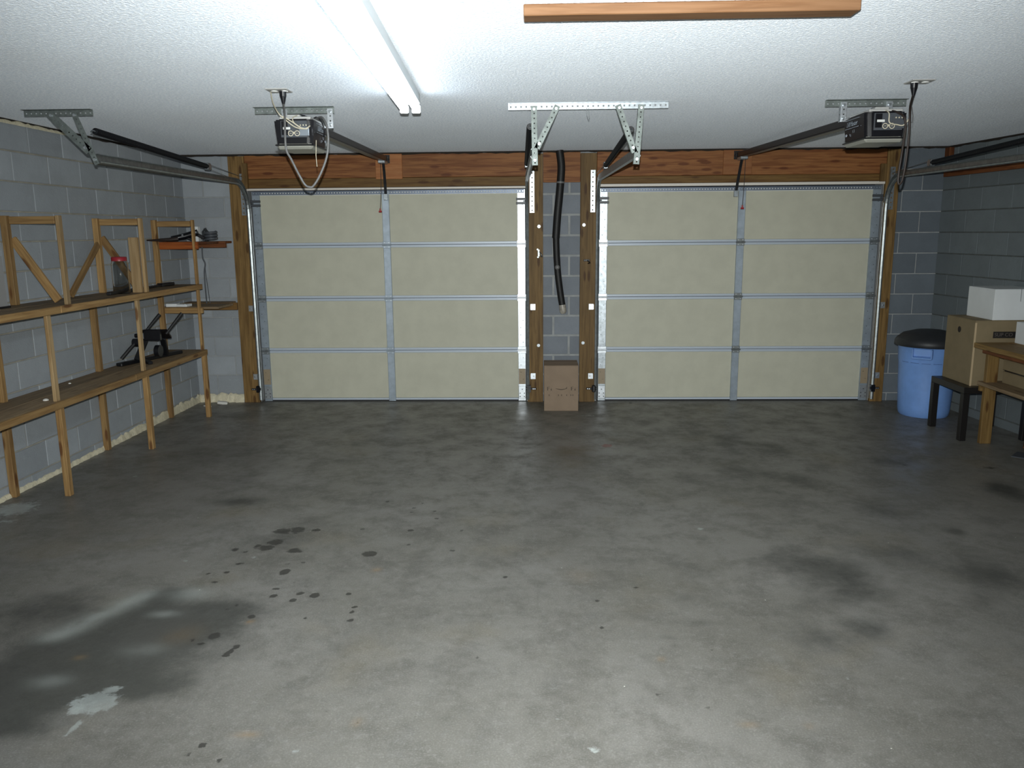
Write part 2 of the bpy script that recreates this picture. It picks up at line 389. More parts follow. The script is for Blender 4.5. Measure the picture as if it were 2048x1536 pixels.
# floor: fine grid that carries the stains as attributes
SPOTS=[(-0.92,-3.97,0.044,0.041,1),(-1.31,-4.21,0.029,0.04,1),(-1.08,-4.48,0.024,0.035,1),(-0.92,-4.46,0.013,0.016,1),(-0.86,-4.6,0.009,0.015,0.9),(-0.86,-4.65,0.016,0.02,0.9),(-0.85,-4.73,0.019,0.019,0.9),(-1.28,-4.49,0.021,0.027,0.9),(-1.29,-4.41,0.027,0.017,0.8),(-1.17,-4.53,0.022,0.024,0.9),(-1.16,-4.46,0.027,0.022,0.8),(-1.15,-4.39,0.019,0.014,0.7),(-1.22,-4.34,0.015,0.015,0.7),(-1.31,-4.7,0.021,0.024,0.9),(-1.42,-4.59,0.017,0.015,0.7),(-1.45,-4.63,0.016,0.015,0.7),(-1.41,-4.88,0.029,0.031,1),(-1.44,-4.95,0.021,0.017,0.8),(-1.29,-5.01,0.015,0.024,0.9),(-1.3,-5.04,0.025,0.016,0.9),(-1.28,-4.97,0.013,0.021,1),(-1.49,-4.92,0.015,0.015,0.9),(-1.15,-5.63,0.015,0.015,1),(-1.06,-5.71,0.015,0.011,0.8),(-1.18,-5.68,0.008,0.007,0.7),(-0.25,-5.04,0.015,0.018,0.6),(-0.65,-5.49,0.013,0.024,0.5),(-0.77,-5.43,0.013,0.009,0.5),(-1.68,-3.92,0.025,0.028,0.9),(-1.58,-4.11,0.033,0.026,0.7),(-1.61,-4.22,0.01,0.015,0.9),(-1.7,-4.24,0.013,0.015,0.8),(-1.63,-4.34,0.025,0.015,0.8),(-0.75,-3.62,0.021,0.024,0.9),(-0.47,-3.92,0.022,0.018,0.8),(-0.45,-3.62,0.01,0.016,0.9),(-0.62,-3.42,0.011,0.013,0.9),(-1.04,-3.6,0.012,0.012,1),(-0.79,-3.23,0.01,0.014,0.8),(-0.79,-3.31,0.013,0.018,0.8),(-0.65,-3.29,0.009,0.014,0.8),(-0.98,-3.11,0.01,0.02,0.9),(-0.75,-3.14,0.013,0.015,0.8),(-0.73,-3.84,0.017,0.011,0.8),(-0.87,-4.08,0.008,0.01,0.8),(-0.17,-4.26,0.008,0.012,1),(-1.61,-3.95,0.007,0.014,0.8),(-1.06,-4.71,0.014,0.012,0.7),(-1.25,-4.09,0.007,0.013,0.8),(-1.33,-4.11,0.019,0.016,0.7),(-0.15,-5.6,0.021,0.011,0.4),(-0.2,-5.56,0.012,0.011,0.4),(-0.33,-5.61,0.012,0.011,0.4),(-1.5,-3.64,0.074,0.056,0.8),(-1.42,-3.62,0.052,0.064,0.8),(-1.31,-3.62,0.037,0.04,0.7),(-1.49,-3.81,0.057,0.059,0.8),(-1.52,-3.89,0.07,0.057,0.7),(-1.34,-3.93,0.056,0.042,0.8),(-1.57,-3.87,0.028,0.036,0.7),(0.45,-5.3,0.008,0.01,0.7),(0.94,-5.29,0.009,0.01,0.5),(0.62,-5.38,0.013,0.013,0.6),(-0.06,-5.63,0.013,0.013,0.6),(0.48,-4.37,0.01,0.008,0.8),(0.28,-4.52,0.007,0.01,0.8),(0.28,-4.78,0.006,0.007,0.8),(2.71,-2.26,0.073,0.058,0.5),(3.29,-2.33,0.081,0.051,0.6),(0.94,-0.07,0.015,0.048,0.9),(0.72,-4.97,0.025,0.016,0.6),(0.76,-5.02,0.022,0.014,0.5),(0.7,-4.75,0.022,0.018,0.4)]
SOFT=[(-1.67,-4.79,0.338,0.208,0.6),(-1.85,-5.01,0.424,0.246,0.6),(-1.86,-5.31,0.252,0.239,0.6),(-1.55,-5.27,0.254,0.139,0.5),(-1.5,-4.64,0.234,0.125,0.5),(-2.34,-4.7,0.279,0.195,0.35),(-1.81,-4.49,0.147,0.136,0.4),(-1.91,-5.5,0.146,0.149,0.4),(-1.73,-4.69,0.301,0.146,0.4),(-1.54,-4.87,0.154,0.11,0.55),(-1.79,-5.07,0.344,0.217,0.6),(-2.04,-5.2,0.181,0.237,0.55),(-1.55,-5.3,0.077,0.051,0.5),(-2.28,-4.55,0.242,0.158,0.35),(-1.81,-4.51,0.097,0.093,0.4),(-1.97,-5.38,0.114,0.146,0.4),(-1.78,-5.54,0.179,0.058,0.4),(-2.1,-2.65,0.215,0.351,0.35),(-1.94,-3.13,0.164,0.122,0.4),(-2.28,-2,0.499,0.289,0.35),(-1.47,-3.78,0.201,0.189,0.3),(1.36,-4.09,0.207,0.289,0.4),(1.49,-4.44,0.26,0.244,0.35),(1.43,-4.78,0.13,0.135,0.4),(2.24,-4.23,0.247,0.238,0.45),(2.17,-3.24,0.23,0.229,0.4),(1.52,-2.46,0.357,0.306,0.35),(1.39,-1.54,0.413,0.492,0.3),(1.88,-2.63,0.173,0.23,0.25),(3.12,-2.85,0.115,0.212,0.6),(2.41,-3.6,0.071,0.079,0.45),(1.57,-4.15,0.114,0.187,0.3),(2.08,-4.54,0.138,0.153,0.3),(0.71,-4.48,0.071,0.08,0.25),(0.73,-4.73,0.1,0.047,0.3),(0.55,-4.86,0.064,0.032,0.3),(0.27,-1.93,0.197,0.44,0.25),(2.68,-2.2,0.221,0.165,0.35),(1.74,-2,0.48,0.356,0.25),(1.9,-3.88,0.269,0.211,0.25),(1.22,-4.87,0.169,0.107,0.25)]
PALE=[(-1.66,-5.39,0.099,0.077,1),(-1.7,-5.44,0.046,0.039,0.8),(-1.64,-5.3,0.048,0.031,0.8),(-1.65,-5.54,0.011,0.072,0.8),(-3.35,-3.27,0.179,0.188,0.8),(-3.25,-3.49,0.109,0.06,0.6),(-1.39,-5.32,0.024,0.013,0.5),(-1.41,-5.37,0.028,0.013,0.3),(-0.82,-5.66,0.008,0.018,0.8),(-1.89,-4.08,0.024,0.016,0.8),(-1.54,-4.03,0.02,0.02,0.7),(-2.92,-2.57,0.022,0.024,0.9),(-1.92,-5.25,0.059,0.035,0.35),(-0.33,-4.1,0.04,0.032,0.4),(-0.23,-5.24,0.077,0.069,0.15),(0.95,-3.58,0.032,0.032,0.7),(0.51,-2.93,0.03,0.026,0.6),(1.61,-2.82,0.067,0.027,0.5),(1.74,-2.8,0.101,0.027,0.4),(0.19,-5.63,0.042,0.033,0.6),(0.73,-5.11,0.045,0.028,0.5),(1.32,-4.95,0.036,0.02,0.5),(1.2,-5.17,0.029,0.014,0.6),(0.07,-5.26,0.038,0.01,0.5),(1.1,-5.32,0.028,0.013,0.4),(0.46,-0.64,0.142,0.042,0.6),(0.07,-5.46,0.007,0.015,0.7),(0.11,-5.56,0.035,0.017,0.3)]
PALESOFT=[(-2.12,-4.92,0.075,0.05,0.17),(-2.107,-4.893,0.075,0.05,0.17),(-2.094,-4.866,0.075,0.05,0.17),(-2.081,-4.839,0.075,0.05,0.17),(-2.068,-4.812,0.075,0.05,0.17),(-2.055,-4.785,0.075,0.05,0.17),(-2.042,-4.758,0.075,0.05,0.17),(-2.029,-4.731,0.075,0.05,0.17),(-2.016,-4.704,0.075,0.05,0.17),(-2.004,-4.676,0.075,0.05,0.17),(-1.991,-4.649,0.075,0.05,0.17),(-1.978,-4.622,0.075,0.05,0.17),(-1.965,-4.595,0.075,0.05,0.17),(-1.952,-4.568,0.075,0.05,0.17),(-1.939,-4.541,0.075,0.05,0.17),(-1.926,-4.514,0.075,0.05,0.17),(-1.913,-4.487,0.075,0.05,0.17),(-1.9,-4.46,0.075,0.05,0.17),(-1.7,-4.47,0.11,0.075,0.35),(-1.72,-4.68,0.07,0.035,0.35),(-1.66,-5,0.1,0.06,0.2),(-1.92,-5.25,0.09,0.05,0.25)]
RUST=[(-1.02,-5.57,0.044,0.017,0.7),(-0.84,-4.18,0.023,0.025,0.8),(-1.3,-4.75,0.009,0.012,0.9),(-1.56,-4.87,0.088,0.088,0.25),(-0.65,-5.49,0.018,0.03,0.4),(-1.9,-5.07,0.026,0.018,0.6),(0.74,-5.48,0.035,0.018,0.5),(0.95,-5.48,0.018,0.022,0.4),(0.27,-1.85,0.179,0.375,0.3),(0.21,-4.23,0.076,0.091,0.2),(0.5,-5.04,0.012,0.02,0.5)]
MARK=[(.56,-1.72,.05,.06,1)]
gx0,gx1,gy0,gy1,st_=-3.7,4.9,YF,.30,.0165
nx=int((gx1-gx0)/st_)+1; ny=int((gy1-gy0)/st_)+1
xs=np.linspace(gx0,gx1,nx); ys=np.linspace(gy0,gy1,ny); X,Y=np.meshgrid(xs,ys)
V=np.stack([X.ravel(),Y.ravel(),np.zeros(nx*ny)],1)
ii=(np.arange(ny-1)[:,None]*nx+np.arange(nx-1)[None,:]).ravel()
Fq=np.stack([ii,ii+1,ii+nx+1,ii+nx],1)
me=bpy.data.meshes.new('floor'); me.vertices.add(len(V)); me.vertices.foreach_set('co',V.ravel())
me.loops.add(Fq.size); me.loops.foreach_set('vertex_index',Fq.ravel().astype(np.int32))
me.polygons.add(len(Fq)); me.polygons.foreach_set('loop_start',np.arange(0,Fq.size,4,dtype=np.int32)); me.update(calc_edges=True)
def field(L,soft):
    f=np.zeros(nx*ny)
    for x,y,rx,ry,s in L:
        k=1.0 if soft else .013
        r=np.sqrt(((V[:,0]-x)/max(rx,.0165))**2+((V[:,1]-y)/max(ry,.0165))**2)
        if soft: f=1-(1-f)*(1-s*np.exp(-(r/.95)**2*1.1))
        else: f=np.maximum(f,s*np.clip(1.5-r*.9,0,1.4)*.72)
    return f
for nm,L,soft in (('soft',SOFT,True),('palesoft',PALESOFT,True),('spot',SPOTS,False),('pale',PALE,False),('rust',RUST,True),('mark',MARK,False)):
    a=me.attributes.new(nm,'FLOAT','POINT'); a.data.foreach_set('value',field(L,soft).astype(np.float32))
me.materials.append(M['floor'])
fo=bpy.data.objects.new('floor',me); COL.objects.link(fo); WM[fo]=Matrix.Identity(4)
tag(fo,'stained bare concrete floor slab with oil drips and worn patches','floor',kind='structure')
def struct(o,label,cat=None): return tag(o,label,cat,kind='structure')
struct(MB().box((-3.75,YF-.15,CZ),(5.1,.45,CZ+.1)).build('ceiling',M['ceil']),'white sprayed popcorn texture ceiling','ceiling')
WT=CZ-.014
cache={}
def block(parent,Mw,L,H,mat):
    k=(round(L,3),round(H,3),mat.name)
    if k not in cache:
        m=MB(); m.box((0,-.003,0),(L,.006,H),.0025,Mw)
        o=m.build('block',mat,parent,M=Mw); cache[k]=o.data
    else:
        o=bpy.data.objects.new('block',cache[k]); COL.objects.link(o); place(o,parent,Mw)
    return o
zs=[0]+[.08+.2*k for k in range(12)]+[WT]
def lay(parent,base,length,offsets,mat,gap=.010,flip=False,joints=None,skip=None):
    """lays block courses along local +X of the frame base; local -Y faces the room"""
    for c in range(len(zs)-1):
        z0=zs[c]+(gap/2 if c else 0); z1=zs[c+1]-(gap/2 if c<len(zs)-2 else 0)
        if z1-z0<.02: continue
        if joints: js=joints(c)
        else:
            s=offsets[c%2]; js=[0]; x=s if s>0 else .406
            while x<length-.02: js.append(x); x+=.406
            js.append(length)
        for a,b in zip(js[:-1],js[1:]):
            x0=a+(gap/2 if a>0 else 0); x1=b-(gap/2 if b<length else 0)
            dy=random.uniform(-.0012,.0012)
            if skip and skip(a,b,zs[c],zs[c+1]): continue
            block(parent,base@Matrix.Translation((x0,dy,z0)),x1-x0,z1-z0,mat)
# left wall: local +X runs from the back corner towards the camera
wl=MB().box((XL-.2,YF-.15,0),(XL-.005,.24,WT)).build('wall_left',M['mortar'],origin=(XL-.1,-4.7,0))
struct(wl,'blue grey concrete block wall behind the timber shelving','wall')
Lf=Matrix(((0,-1,0,XL),(-1,0,0,YB),(0,0,1,0),(0,0,0,1)))
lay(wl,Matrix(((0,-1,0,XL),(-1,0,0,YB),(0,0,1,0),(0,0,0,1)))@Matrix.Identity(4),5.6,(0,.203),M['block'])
# right wall, turned by RW_ANG about the back corner
Rb=Matrix.Translation((XR,YB,0))@Matrix.Rotation(RW_ANG,4,'Z')
m=MB(); m.box((.005,-9.9,0),(.2,.3,WT),0,Rb)
wr=m.build('wall_right',M['mortarr'],M=Rb); struct(wr,'grey green concrete block wall behind the workbench and bin','wall')
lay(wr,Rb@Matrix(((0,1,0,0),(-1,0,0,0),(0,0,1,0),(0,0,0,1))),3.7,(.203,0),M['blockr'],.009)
RWx=lambda y: XR+(YB-y)*.10
# back wall between and beside the doors (openings left free)
D1=(-2.885,-.115); D2=(.60,3.355); DH=2.15
m=MB()
for x0,x1,z0,z1 in ((XL-.1,D1[0],0,WT),(D1[1],D2[0],0,WT),(D2[1],XR+.1,0,WT),(D1[0],D1[1],DH,WT),(D2[0],D2[1],DH,WT)):
    m.box((x0,YB+.005,z0),(x1,YB+.2,z1))
wb=m.build('wall_back',M['mortarp'],origin=(0,YB,0)); struct(wb,'concrete block back wall with two garage door openings','wall')
Bf=lambda x: Matrix.Translation((x,YB,0))
lay(wb,Bf(XL),.52,(.406,.203),M['block'],.010)
pj={0:[0,.157,.38],1:[0,.31-.06,.38]}
lay(wb,Bf(.02),.44,None,M['blockp'],.022,joints=lambda c:[0,.137,.44] if c%2==0 else [0,.294,.44],skip=lambda a,b,z0,z1:z1>2.3)
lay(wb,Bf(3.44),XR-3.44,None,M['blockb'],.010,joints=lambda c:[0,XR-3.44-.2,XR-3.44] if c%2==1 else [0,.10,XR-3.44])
struct(MB().box((-3.8,YF-.15,0),(5.1,YF,WT)).build('wall_front',M['slab']),'plain wall behind the viewpoint','wall')
# timber round the doors
TR=[]
def trim(n,lo,hi,mat,label): o=board('trim_%d'%n,lo,hi,M[mat]); struct(o,label,'trim'); return o
J0,J1=-.012,.034
trim(1,(-3.045,J0,0),(-2.885,J1,2.47),'jamb','brown timber jamb left of the left garage door')
trim(2,(-.105,J0,0),(.054,J1,2.462),'jamb','brown timber jamb right of the left garage door')
trim(3,(.42,J0,0),(.578,J1,2.462),'jamb','brown timber jamb left of the right garage door')
trim(4,(3.355,J0,0),(3.48,J1,2.47),'jamb','brown timber jamb right of the right garage door')
trim(5,(-2.883,-.004,2.252),(-.107,.038,2.474),'header','reddish header plank above the left garage door')
trim(6,(.58,-.004,2.242),(3.353,.038,2.474),'header','reddish header plank above the right garage door')
trim(7,(-2.883,-.006,2.162),(-.107,.038,2.25),'lowhdr','olive brown lower header plank over the left garage door')
trim(8,(.58,-.006,2.172),(3.353,.038,2.24),'lowhdr','olive brown lower header plank over the right garage door')
trim(9,(.056,.0,2.19),(.418,.038,2.474),'header','short reddish header piece between the two doors')
trim(10,(-1.582,-.022,2.236),(-1.32,-.005,2.474),'pad','pale plywood pad behind the left opener rail bracket')
trim(11,(1.79,-.022,2.245),(2.065,-.005,2.474),'pad','pale plywood pad behind the right opener rail bracket')
trim(12,(-2.9,-.05,2.156),(-2.845,-.013,2.40),'jamb','short upright timber block at the top left of the left door')
trim(13,(3.285,-.05,2.165),(3.34,-.013,2.33),'jamb','short upright timber block at the top right of the right door')
trim(14,(-2.88,.0,2.138),(-.11,.04,2.158),'vinyl','white stop moulding over the left garage door')
trim(15,(.595,-.01,2.142),(3.35,.04,2.169),'vinyl','white stop moulding over the right garage door')

rg=random.Random(11)
def gap_shade_strip(n,p0,p1,nrm,label):  # ragged dark strip that colours in the shadow line under the ceiling
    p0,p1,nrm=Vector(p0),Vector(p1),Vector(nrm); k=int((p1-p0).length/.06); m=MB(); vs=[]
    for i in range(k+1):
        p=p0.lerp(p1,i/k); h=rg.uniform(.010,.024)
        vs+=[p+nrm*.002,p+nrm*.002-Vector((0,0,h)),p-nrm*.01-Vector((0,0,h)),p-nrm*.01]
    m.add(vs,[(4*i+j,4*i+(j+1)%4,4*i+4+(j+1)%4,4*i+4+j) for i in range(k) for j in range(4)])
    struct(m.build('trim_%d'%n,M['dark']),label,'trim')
gap_shade_strip(16,(-3.53,-.012,CZ),(3.92,-.012,CZ),(0,-1,0),'dark ragged strip painted as the shadow gap between the ceiling and the door header')
gap_shade_strip(17,(XL+.004,-.02,CZ),(XL+.004,-5.5,CZ),(1,0,0),'dark ragged strip painted as the shadow gap between the ceiling and the left block wall')
gap_shade_strip(18,(3.925,0,CZ),(4.22,-3.0,CZ),(-1,0,0),'dark ragged strip painted as the shadow gap between the ceiling and the right block wall')
# ================================================================== GARAGE DOORS
def hinge(parent,x,z,wd,mat='galv'):
    m=MB(); y=.028
    m.box((x-wd/2,y-.004,z-.035),(x+wd/2,y,z+.035),.002)
    m.cyl((x-wd/2-.006,y-.008,z),(x+wd/2+.006,y-.008,z),.008,8)
    h=m.build('hinge',M[mat],parent)
    bolts('bolt',[(x+dx,y-.009,z+dz) for dx in (-wd*.28,wd*.28) for dz in (-.022,.022)],.005,.006,M['galvw'],h)
    return h
def garage_door(n,x0,x1,cx,label,glare_side,tracks):
    d=thing('door_%d'%n,label,'garage door',((x0+x1)/2,.06,0),kind='structure')
    H=2.134; h=H/4; es=.078; cs=.072
    for k in range(4):
        z0,z1=k*h,(k+1)*h
        for a,b in ((x0+es,cx-cs/2),(cx+cs/2,x1-es)):
            lo=z0+(.035 if k==0 else .026); hi=z1-(.036 if k==3 else .026)
            m=MB(); m.box((a-.01,.052,lo),(b+.01,.09,hi),.003); m.build('insulated_panel',M['cream'],d)
            # folded steel rails above and below each panel, with a rolled rib
            for q,(za,zb) in enumerate(((z0+.002,z0+.026),(z1-.026,z1-.002))):
                if (k==0 and q==0) or (k==3 and q==1): continue
                m=MB(); m.box((a,.047,za),(b,.07,zb),.002)
                zc=(za+zb)/2; m.box((a,.042,zc-.006),(b,.048,zc+.004),.002)
                m.build('section_rail',M['lip'],d)
        for xa,xb,nm,mt in ((x0,x0+es,'end_stile','galv' if glare_side==0 else 'stile'),(x1-es,x1,'end_stile','galvw' if glare_side==1 else 'stile'),(cx-cs/2,cx+cs/2,'center_stile','stile')):  # stile catching the flash gets brighter steel: its reflection is coloured in
            m=MB(); m.box((xa,.033,z0+.003),(xb,.075,z1-.003),.003)
            if nm=='center_stile':
                e=xb-.010 if cx<0 else xa; m.box((e,.026,z0+.005),(e+.010,.034,z1-.005),.001)
            o=m.build(nm,M[mt],d)
            if nm=='end_stile':
                b=MB()
                for zz in np.linspace(z0+.08,z1-.08,6):
                    xx=(xa+xb)/2+(.012 if int(zz*1000)%2 else -.012); b.cyl((xx,.0305,zz),(xx,.034,zz),.004,6)
                tag(b.build('punch_mark',M['dgrey'],o),kind='stuff')
    m=MB(); m.box((x0,.05,-.0),(x1,.085,.014)); m.build('bottom_seal',M['rubber'],d)
    m=MB(); m.box((x0+es,.042,.014),(x1-es,.075,.034),.003); m.build('bottom_retainer',M['lip'],d)
    # perforated strut along the top
    m=MB(); m.strip((x0+.01,.030,2.112),(x1-.01,.030,2.112),(0,-1,0),.034,pitch=.027,hole=.011); m.box((x0+.01,.0,2.128),(x1-.01,.031,2.1305));
    m.build('top_strut',M['strut'],d)
    m=MB(); m.box((x0+.01,.045,2.09),(x1-.01,.08,2.132)); m.build('top_rail',M['white'],d)
    for k in (1,2,3):
        hinge(d,cx,k*h,.078,'trk' if cx>0 else 'stile');
        for xx in (x0+es/2,x1-es/2):
            hinge(d,xx,k*h,.085,'galvw' if (glare_side==0)==(xx<cx) else 'galv')  # hinges on that stile are lighter too, glare put into the colour
    for sx,xx in ((-1,x0+es/2),(1,x1-es/2)):
        m=MB()
        for zz in (2.035,1.995): m.box((xx-.05,.012,zz-.012),(xx+.05,.032,zz+.012),.003)
        m.cyl((xx+sx*.02,.022,2.015),(xx+sx*.075,.012,2.015),.006,8)
        m.build('roller_bracket',M['dgrey'],d)
        m=MB(); m.box((xx-.036,.026,.03),(xx+.036,.032,.16),.002)
        c=m.build('corner_bracket',M['galvw'],d)
        bolts('bolt_hole',[(xx+dx,.0245,dz) for dx,dz in ((0,.125),(-.022,.085),(.022,.085),(-.022,.05),(.022,.05))],.006,.0025,M['dgrey'],c,8)
        m=MB(); m.box((xx-.035,.0305,.18),(xx+.035,.0327,.34)); m.build('sticker',M['tag'],d)
    return d
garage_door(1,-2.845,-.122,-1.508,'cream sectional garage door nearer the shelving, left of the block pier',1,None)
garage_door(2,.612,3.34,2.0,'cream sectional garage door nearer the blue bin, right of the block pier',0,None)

# ================================================================== DOOR TRACKS, HANGERS, SPRINGS
def track(xv,xh,side,label,hang=True,zt=2.215,yend=-2.93):
    """side: +1 when the open side of the channel looks towards +X (door to the right of it)"""
    t=thing('door_track',label,'door track',(xv,-.03,0))
    yv=-.03; R=.30
    pts=[];fr=[]
    for z in np.linspace(.035,zt-R,4): pts.append((xv,yv,z)); fr.append((Vector((side,0,0)),Vector((0,-1,0))))
    pts_v,fr_v=list(pts),list(fr)
    for k in range(1,11):
        a=PI/2*k/10; pts.append((xv,yv-R+R*math.cos(a),zt-R+R*math.sin(a))); fr.append((Vector((side,0,0)),Vector((0,-math.cos(a),-math.sin(a)))))
    cv=pts[3:],fr[3:]
    y0=yv-R; hp=[];hf=[]
    for s in np.linspace(0,1,8):
        y=y0+(yend-y0)*s; hp.append((xv+(xh-xv)*s,y,zt-.02*s)); hf.append((Vector((side,0,0)),Vector((0,0,-1))))
    prof=[(.028,-.020),(.026,-.026),(.012,-.028),(0,-.026),(0,.028),(.014,.033),(.028,.028),(.030,.020),(.026,.016)]
    def solid(pts,fr,nm,mt):
        m=MB(); m.sweep(prof,pts,fr); o=m.build(nm,M[mt],t)
        md=o.modifiers.new('sheet','SOLIDIFY'); md.thickness=.0022
        return o
    solid(pts_v,fr_v,'vertical_track','trk'); solid(*cv,'curved_track','trk'); solid(hp,hf,'horizontal_track','trk')
    # flag bracket at the top of the upright, small brackets to the jamb
    xo=xv-side*.012
    m=MB(); m.strip((xo-side*.022,-.035,1.90),(xo-side*.022,-.035,2.30),(0,-1,0),.042,pitch=.045,hole=.012); m.box((xo-.002,-.04,1.9),(xo+.002,-.005,2.3))
    m.build('flag_bracket',M['galv'],t)
    for z in (.27,.975,1.62):
        if z>1.5: continue
        m=MB(); m.box((xv-side*.062,-.0165,z-.03),(xv-side*.014,-.0125,z+.03),.002); m.box((xv-side*.016,-.034,z-.025),(xv-side*.0125,-.0125,z+.025))
        b=m.build('jamb_bracket',M['galvw'],t); q=MB(); q.cyl((xv-side*.045,-.021,z),(xv-side*.045,-.016,z),.008,8); q.build('bolt',M['galv'],b)
    return t
track(-2.872,-2.775,1,'steel roller track at the left edge of the left garage door, over the shelving')
track(-.086,-.012,-1,'steel roller track at the right edge of the left garage door, beside the block pier')
track(.572,.605,1,'steel roller track at the left edge of the right garage door, beside the block pier')
track(3.372,3.41,-1,'steel roller track at the right edge of the right garage door, above the blue bin')

def hanger(label,xa,xb,straps,y=-2.93):
    t=thing('track_hanger',label,'bracket',((xa+xb)/2,y,CZ))
    m=MB(); m.angle((xa,y,CZ-.002),(xb,y,CZ-.002),(0,-1,0),(0,0,-1),.036,pitch=.0315,hole=.010); m.build('ceiling_angle',M['galv' if xa>-1 else 'strap'],t)
    for p0,p1,wd in straps:
        p0,p1=Vector(p0),Vector(p1); d=(p1-p0).normalized(); a=d.cross(Vector((0,1,0))).normalized();
        m=MB(); m.angle(p0-a*wd/2,p1-a*wd/2,a,(0,1,0),wd,pitch=.03,hole=.008); s=m.build('hanger_strap',M['strap'],t)
        bolts('bolt',[p+Vector((0,-.012,0)) for p in (p0+d*.02,p1-d*.03)],.009,.016,M['galvw'],s)
    return t
hy=-2.955
hanger('perforated ceiling bracket over the shelving, holding the leftmost door track',-3.203,-2.765,[((-3.03,hy,2.465),(-2.80,hy,2.235),.05),((-2.875,hy,2.47),(-2.757,hy,2.155),.032)])
hanger('long perforated ceiling bracket over the pier, holding two door tracks',-.178,.797,[((-.02,hy,2.47),(-.014,hy,2.12),.034),((.124,hy,2.47),(-.002,hy,2.22),.034),((.632,hy,2.47),(.607,hy,2.12),.034),((.49,hy,2.47),(.596,hy,2.19),.034)])
# small wire hook under the long bracket
m=MB(); m.tube(smooth_path([(.300,-2.95,2.455),(.302,-2.95,2.42),(.310,-2.95,2.392),(.316,-2.95,2.40),(.312,-2.95,2.452)],5),.0016,5)
tag(m.build('wire_hook',M['trk']),'thin wire hook hanging under the long ceiling bracket','hook')

def spring(label,p0,p1,pf,px_,extra=None):
    t=thing('extension_spring',label,'spring',p0)
    p0,p1=Vector(p0),Vector(p1); L=(p1-p0).length; fr_=frame(p0,p1,(0,0,1))
    n=int(L/.0065); m=MB(); r=.0225; prof=[]
    k=10; vs=[];fs=[]
    for i in range(n+1):
        rr=r if i%2 else r-.003
        for j in range(k):
            a=2*PI*j/k; vs.append(fr_@Vector((L*i/n,rr*math.cos(a),rr*math.sin(a))))
    fs=[(i*k+j,i*k+(j+1)%k,(i+1)*k+(j+1)%k,(i+1)*k+j) for i in range(n) for j in range(k)]+[tuple(range(k)),tuple(range(n*k,n*k+k))]
    m.add(vs,fs,False); m.build('coil',M['blackm'],t)
    d=(p1-p0).normalized()
    m=MB(); m.tube([p0,p0-d*.03,p0-d*.05+Vector((0,0,-.012))],.005,6); m.build('end_hook',M['galv'],t)
    m=MB(); m.box(Vector((-.018,-.012,-.03)),Vector((.018,.05,.03)),.004,Matrix.Translation(p1)); m.cyl(p1+Vector((-.02,.03,0)),p1+Vector((.02,.03,0)),.028,14); m.build('pulley',M['galv'],t)
    m=MB(); m.tube([p1+Vector((0,.04,.02)),Vector(pf)],.0028,5); m.tube([p1+Vector((0,.04,-.02)),Vector(pf)+Vector((0,-.02,-.05))],.0022,5); m.build('cable',M['trk'],t)
    return t
spring('black coil spring above the leftmost door track, over the shelving',(-2.84,-2.79,2.375),(-2.875,-.95,2.30),(-2.885,-.07,2.265),0)
spring('black coil spring behind the hanger left of the pier',(-.045,-2.82,2.365),(-.09,-.95,2.29),(-.10,-.07,2.265),0)
spring('black coil spring slanting behind the hanger right of the pier',(.59,-2.78,2.345),(.60,-.78,2.285),(.575,-.07,2.265),0)
spring('black coil spring above the rightmost door track, over the bin',(3.44,-2.79,2.345),(3.40,-.82,2.275),(3.385,-.07,2.24),0)

